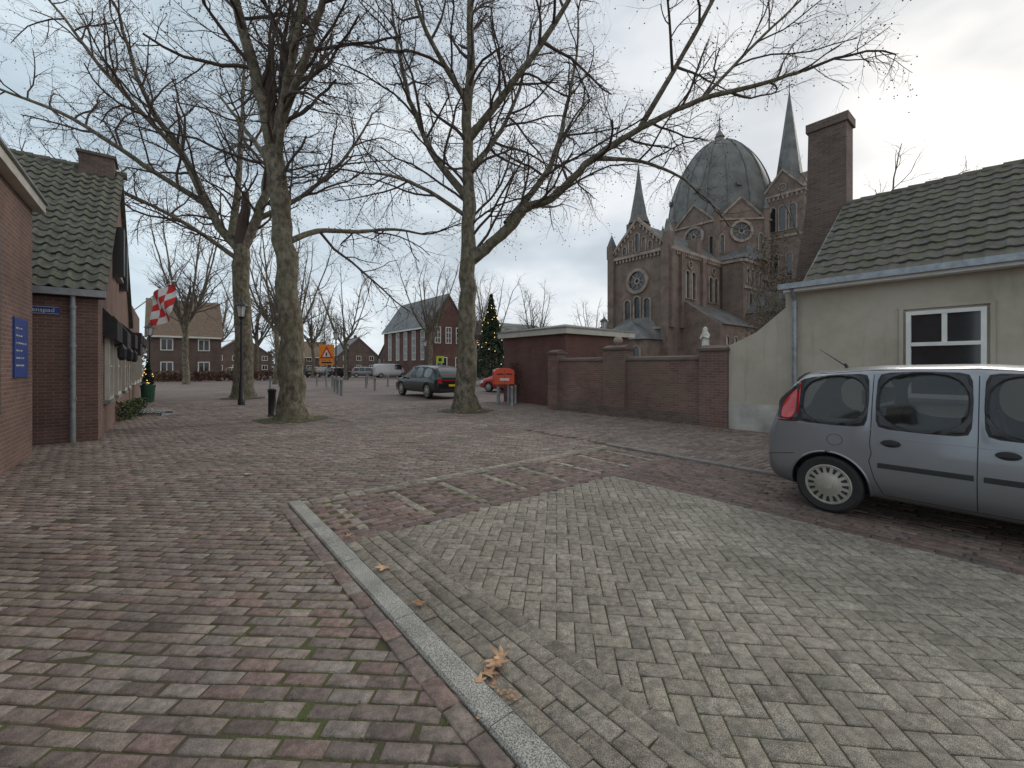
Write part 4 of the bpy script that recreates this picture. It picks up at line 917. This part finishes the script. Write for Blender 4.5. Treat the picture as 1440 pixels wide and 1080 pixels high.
    for i,a in enumerate(ax):
        for sg in (-1,1):
            g=G(); c=(a,sg*(hw-.105),wr)
            g.lathe(c,[(wr*.66,-.06),(wr*.70,-.085),(wr*.9,-.098),(wr*.985,-.075),(wr,-.04),(wr,.04),(wr*.985,.075),(wr*.9,.098),(wr*.70,.085),(wr*.66,.06)],40,m_tyre,axis='y')
            y0=.075*sg
            g.lathe((c[0],c[1]+y0,c[2]),[(wr*.69,-.02*sg),(wr*.70,.012*sg),(wr*.66,.016*sg),(wr*.63,.004*sg),(wr*.35,.012*sg),(wr*.30,.02*sg),(wr*.12,.022*sg),(.004,.024*sg)],36,m_hub,axis='y')
            ns=16 if spec is not SUV else 10
            for q in range(ns):
                t0=2*math.pi*q/ns
                pts=[]
                k0=16/ns*(.8 if spec is not SUV else 1.1)
                for rr_,dt in ((.42,-.09*k0),(.60,-.12*k0),(.60,.12*k0),(.42,.09*k0)):
                    pts.append((c[0]+wr*rr_*math.cos(t0+dt),c[1]+y0+sg*.010,c[2]+wr*rr_*math.sin(t0+dt)))
                g.prism(pts,(0,sg*.004,0),m_under)
            g.lathe((c[0],c[1]+y0,c[2]),[(wr*.16,.02*sg),(wr*.15,.034*sg),(.004,.036*sg)],16,m_hub,axis='y')
            g.make('wheel',R,smooth=True)
    g=G()
    g.box(-.012,.02,-.26,.26,.60*fz,.71*fz,m_yel)
    g.box(L-.03,L+.01,-.26,.26,.38,.48,m_yel)
    g.box(L-.02,L+.006,-.5,.5,.5*fz,.62*fz,m_under)
    if spec is SUV: g.box(.02,.05,-hw*.86,hw*.86,.88*fz,.93*fz,m_tail); g.box(-.01,.06,-hw*.8,hw*.8,.36,.5,m_under)
    for sg in (-1,1):
        mx=spec['st'][spec['side'][-1][1]][0]*fx-.12
        g.sphere((mx,sg*(hw+.07),.99*fz),.085,pm,8,.8); g.box(mx-.03,mx+.03,sg*hw*.9 if sg>0 else -(hw+.04),(hw+.04) if sg>0 else -hw*.9,.95*fz,.98*fz,m_under)
    g.make('trim',R)
    if detail:
        b2=bmesh.new(); b2.from_mesh(nm); bmesh.ops.delete(b2,geom=[f for f in b2.faces if f.material_index in (2,)],context='FACES')
        for v in b2.verts: v.co-=v.normal*.03
        for f in b2.faces: f.material_index=0
        lm=bpy.data.meshes.new('inner_lining'); b2.to_mesh(lm); b2.free(); lm.materials.clear(); lm.materials.append(m_seat); lo_=bpy.data.objects.new('inner_lining',lm); COL.objects.link(lo_); lo_.parent=R
        g=G()
        for x_,ys in ((1.0,(-.42,0.,.42)),(1.85,(-.38,.38))):
            for y_ in ys:
                g.prism([(x_,y_-.22,.5),(x_+.12,y_-.22,.5),(x_-.02,y_-.2,1.12),(x_-.12,y_-.2,1.10)],(0,.44,0),m_seat)
                g.box(x_,x_+.5,y_-.22,y_+.22,.42,.56,m_seat); g.box(x_-.13,x_-.03,y_-.12,y_+.12,1.17,1.33,m_seat)
        g.box(2.55,3.0,-.65,.65,.8,1.0,m_under); g.box(.3,3.,-.7,.7,.3,.42,m_under)
        g.make('seats',R)
        bv=BVHTree.FromPolygons([v.co for v in nm.vertices],[tuple(p.vertices) for p in nm.polygons])
        def surf(x,z):
            h=bv.ray_cast(Vector((x,-2,z)),Vector((0,1,0)),3)
            return h[0],h[1]
        def line(pts,r,mat,out=.0,name='seam'):
            c=[]
            for i in range(len(pts)-1):
                for k in range(8):
                    f=k/8; c.append((pts[i][0]*(1-f)+pts[i+1][0]*f,pts[i][1]*(1-f)+pts[i+1][1]*f))
            c.append(pts[-1]); Q=[]
            for x,z in c:
                h=surf(x,z)
                if h[0] is not None: Q.append(h[0]+Vector((0,-out,0)))
            P=np.array([[tuple(q) for q in Q]]); V,F=tubes(P,np.full((1,len(Q)),r),6)
            g=G(); g.add([tuple(v) for v in V.reshape(-1,3)],[tuple(f) for f in F],mat); g.make(name,R)
        line([(1.0,.94),(.995,.8),(1.01,.7),(.99,.62),(1.03,.45),(1.10,.29),(1.74,.28)],.004,m_under)
        line([(1.745,1.50),(1.745,.95),(1.74,.6),(1.74,.28)],.004,m_under)
        line([(1.0,1.50),(1.0,.95)],.004,m_under)
        line([(2.78,.93),(2.79,.6),(2.74,.29),(1.74,.28)],.004,m_under)
        line([(.5,1.50),(1.0,1.545),(1.75,1.56),(2.4,1.52)],.004,m_under)
        line([(.02,.54),(.14,.57),(.32,.60)],.004,m_under)
        line([(1.06,.88),(1.8,.865),(2.7,.85)],.003,pm)
        fl=[(.70+.07*math.cos(a),.80+.06*math.sin(a)) for a in np.linspace(0,6.283,13)]; line(fl,.0025,m_under)
        for x0,x1 in ((1.06,1.72),(1.78,2.70)):
            g=G(); xs=np.linspace(x0,x1,16); vs=[];fs=[]
            for x_ in xs:
                zc=.59
                for dz,out in ((-.026,-.002),(-.018,.012),(.018,.012),(.026,-.002)):
                    h=surf(x_,zc+dz); vs.append((x_,h[0].y-out,zc+dz))
            for i in range(15):
                for k_ in range(3): a=i*4+k_; fs.append((a,a+4,a+5,a+1))
            g.add(vs,fs,m_under); g.make('rub_strip',R,smooth=True)
        for x_ in (1.16,1.92):
            h=surf(x_,.82); g=G(); g.lathe((0,0,0),[(.001,.002),(.045,.002),(.05,-.004),(.04,-.008),(.001,-.009)],20,m_under,axis='y')
            g.box(-.05,.05,-.028,-.012,-.014,.014,m_under)
            o=g.make('door_handle',R,smooth=True); o.location=(x_,h[0].y-.004,.82); o.scale=(1.5,1,.75)
        g=G(); g.cyl((.62,-.0,1.58),(.34,-.0,1.80),.008,.003,6,m_under); g.cyl((.62,0,1.57),(.6,0,1.62),.02,.012,8,m_under); g.make('antenna',R)
        for a in ax:
            g=G(); pts=[]
            for q in np.linspace(-.15,math.pi+.15,28):
                x_=a+(wr+.054)*math.cos(q); z_=wr+(wr+.054)*math.sin(q); h=surf(x_,z_+.004)
                if h[0] is not None: pts.append((x_,h[0].y,z_))
            if len(pts)>3:
                V,F=tubes(np.array([pts]),np.full((1,len(pts)),.012),6); g.add([tuple(v) for v in V],[tuple(f) for f in F],pm); g.make('arch_lip',R,smooth=True)
    return R
p_sil=paint('paint_silver',(.255,.268,.29),.6,.34); p_dk=paint('paint_dark_grey',(.03,.035,.038)); p_red=paint('paint_red',(.5,.02,.02),.2)
p_wh=paint('paint_white',(.6,.6,.6),.0,.4); p_gr=paint('paint_grey',(.25,.26,.27)); p_bk=paint('paint_black',(.03,.03,.035)); p_yg=paint('paint_lime',(.5,.6,.08),.1)
rz=ANG-math.pi/2
c=W(6.42,2.08); make_car('parked_car',(c.x,c.y),rz,HATCH,4.04,1.70,1.62,p_sil,.305,True,3)
c=W(10.88,17.95); make_car('parked_car',(c.x,c.y),ANG+math.pi/2,SUV,4.9,1.93,1.66,p_dk,.38,False,3)
c=W(17.2,18.6); make_car('parked_car',(c.x,c.y),ANG+math.pi/2+.3,HATCH,4.0,1.7,1.48,p_red,.3)
far=[(-28.5,60,1.4,HATCH,4.3,1.75,1.5,p_dk),(-25.5,59,1.2,HATCH,4.3,1.75,1.45,p_bk),(-23.,61,.4,HATCH,4.2,1.75,1.5,p_gr),(-19.3,59.5,.5,VAN,4.7,1.85,1.95,p_wh),(-14.6,60,.6,VAN,4.5,1.8,1.85,p_gr),(-17.5,68,1.0,HATCH,4.2,1.75,1.5,p_wh),(-41.5,62,.2,HATCH,4.0,1.7,1.5,p_yg),(-23.,68,.2,HATCH,4.0,1.7,1.5,p_wh),(-31.5,66,.3,HATCH,4.0,1.7,1.5,p_gr),(-11.5,64,.9,HATCH,4.0,1.7,1.5,p_wh)]
for x_,y_,r_,sp,L,w_,h_,pm in far: make_car('parked_van' if sp is VAN else 'parked_car',(x_,y_),r_,sp,L,w_,h_,pm,.3,False,1)
# ------------------------------------------------------------------ world, sun, camera
wd=bpy.data.worlds.new("World"); scene.world=wd; wd.use_nodes=True; nt=wd.node_tree; bg=nt.nodes['Background']
EL=math.radians(28); AZ=math.radians(50)
sk=nt.nodes.new('ShaderNodeTexSky'); sk.sky_type='NISHITA'; sk.sun_disc=False; sk.sun_elevation=EL; sk.sun_rotation=AZ
tc=nt.nodes.new('ShaderNodeTexCoord'); mp=nt.nodes.new('ShaderNodeMapping'); mp.inputs['Scale'].default_value=(1,1,2.2); mp.inputs['Location'].default_value=(.4,.1,.3); nt.links.new(tc.outputs['Generated'],mp.inputs[0])
n1=noise(nt,mp.outputs[0],1.9,4,.52); r1=ramp(nt,[(.38,.78),(.58,1.)]); nt.links.new(n1,r1.inputs[0])
n2=noise(nt,mp.outputs[0],3.1,4,.5); r2=ramp(nt,[(.34,(5.5,5.95,6.25)),(.48,(6.9,7.25,7.45)),(.62,(8.7,8.8,8.75))]); nt.links.new(n2,r2.inputs[0])
sx=nt.nodes.new('ShaderNodeSeparateXYZ'); nt.links.new(tc.outputs['Generated'],sx.inputs[0]); ad=nd(nt,'ShaderNodeMath',operation='MULTIPLY_ADD'); nt.links.new(sx.outputs[0],ad.inputs[0]); ad.inputs[1].default_value=.5; ad.inputs[2].default_value=.5
rt=ramp(nt,[(.15,(.84,.955,1.04)),(.5,(.98,1.01,1.05)),(.85,(1.03,1.005,.985))]); nt.links.new(ad.outputs[0],rt.inputs[0])
cl=mixc(nt,1.,r2.outputs[0],rt.outputs[0],'MULTIPLY')
col=mixc(nt,r1.outputs[0],sk.outputs[0],cl); nt.links.new(col,bg.inputs[0]); bg.inputs[1].default_value=.108
sd=bpy.data.lights.new('sun','SUN'); sd.energy=1.4; sd.angle=math.radians(18); sd.color=(1,.94,.85); so=bpy.data.objects.new('sun',sd); COL.objects.link(so)
dv=Vector((math.sin(AZ)*math.cos(EL),math.cos(AZ)*math.cos(EL),math.sin(EL))); so.rotation_euler=dv.to_track_quat('Z','Y').to_euler()
cd=bpy.data.cameras.new('camera'); cd.lens=15; cd.sensor_width=36; cd.shift_y=-25/1440; cd.clip_end=2000; cd.clip_start=.05
co=bpy.data.objects.new('camera',cd); COL.objects.link(co); co.location=(0,0,1.6); co.rotation_euler=(math.pi/2,0,0); scene.camera=co
scene.view_settings.view_transform='Standard'; scene.view_settings.look='None'; scene.view_settings.exposure=0
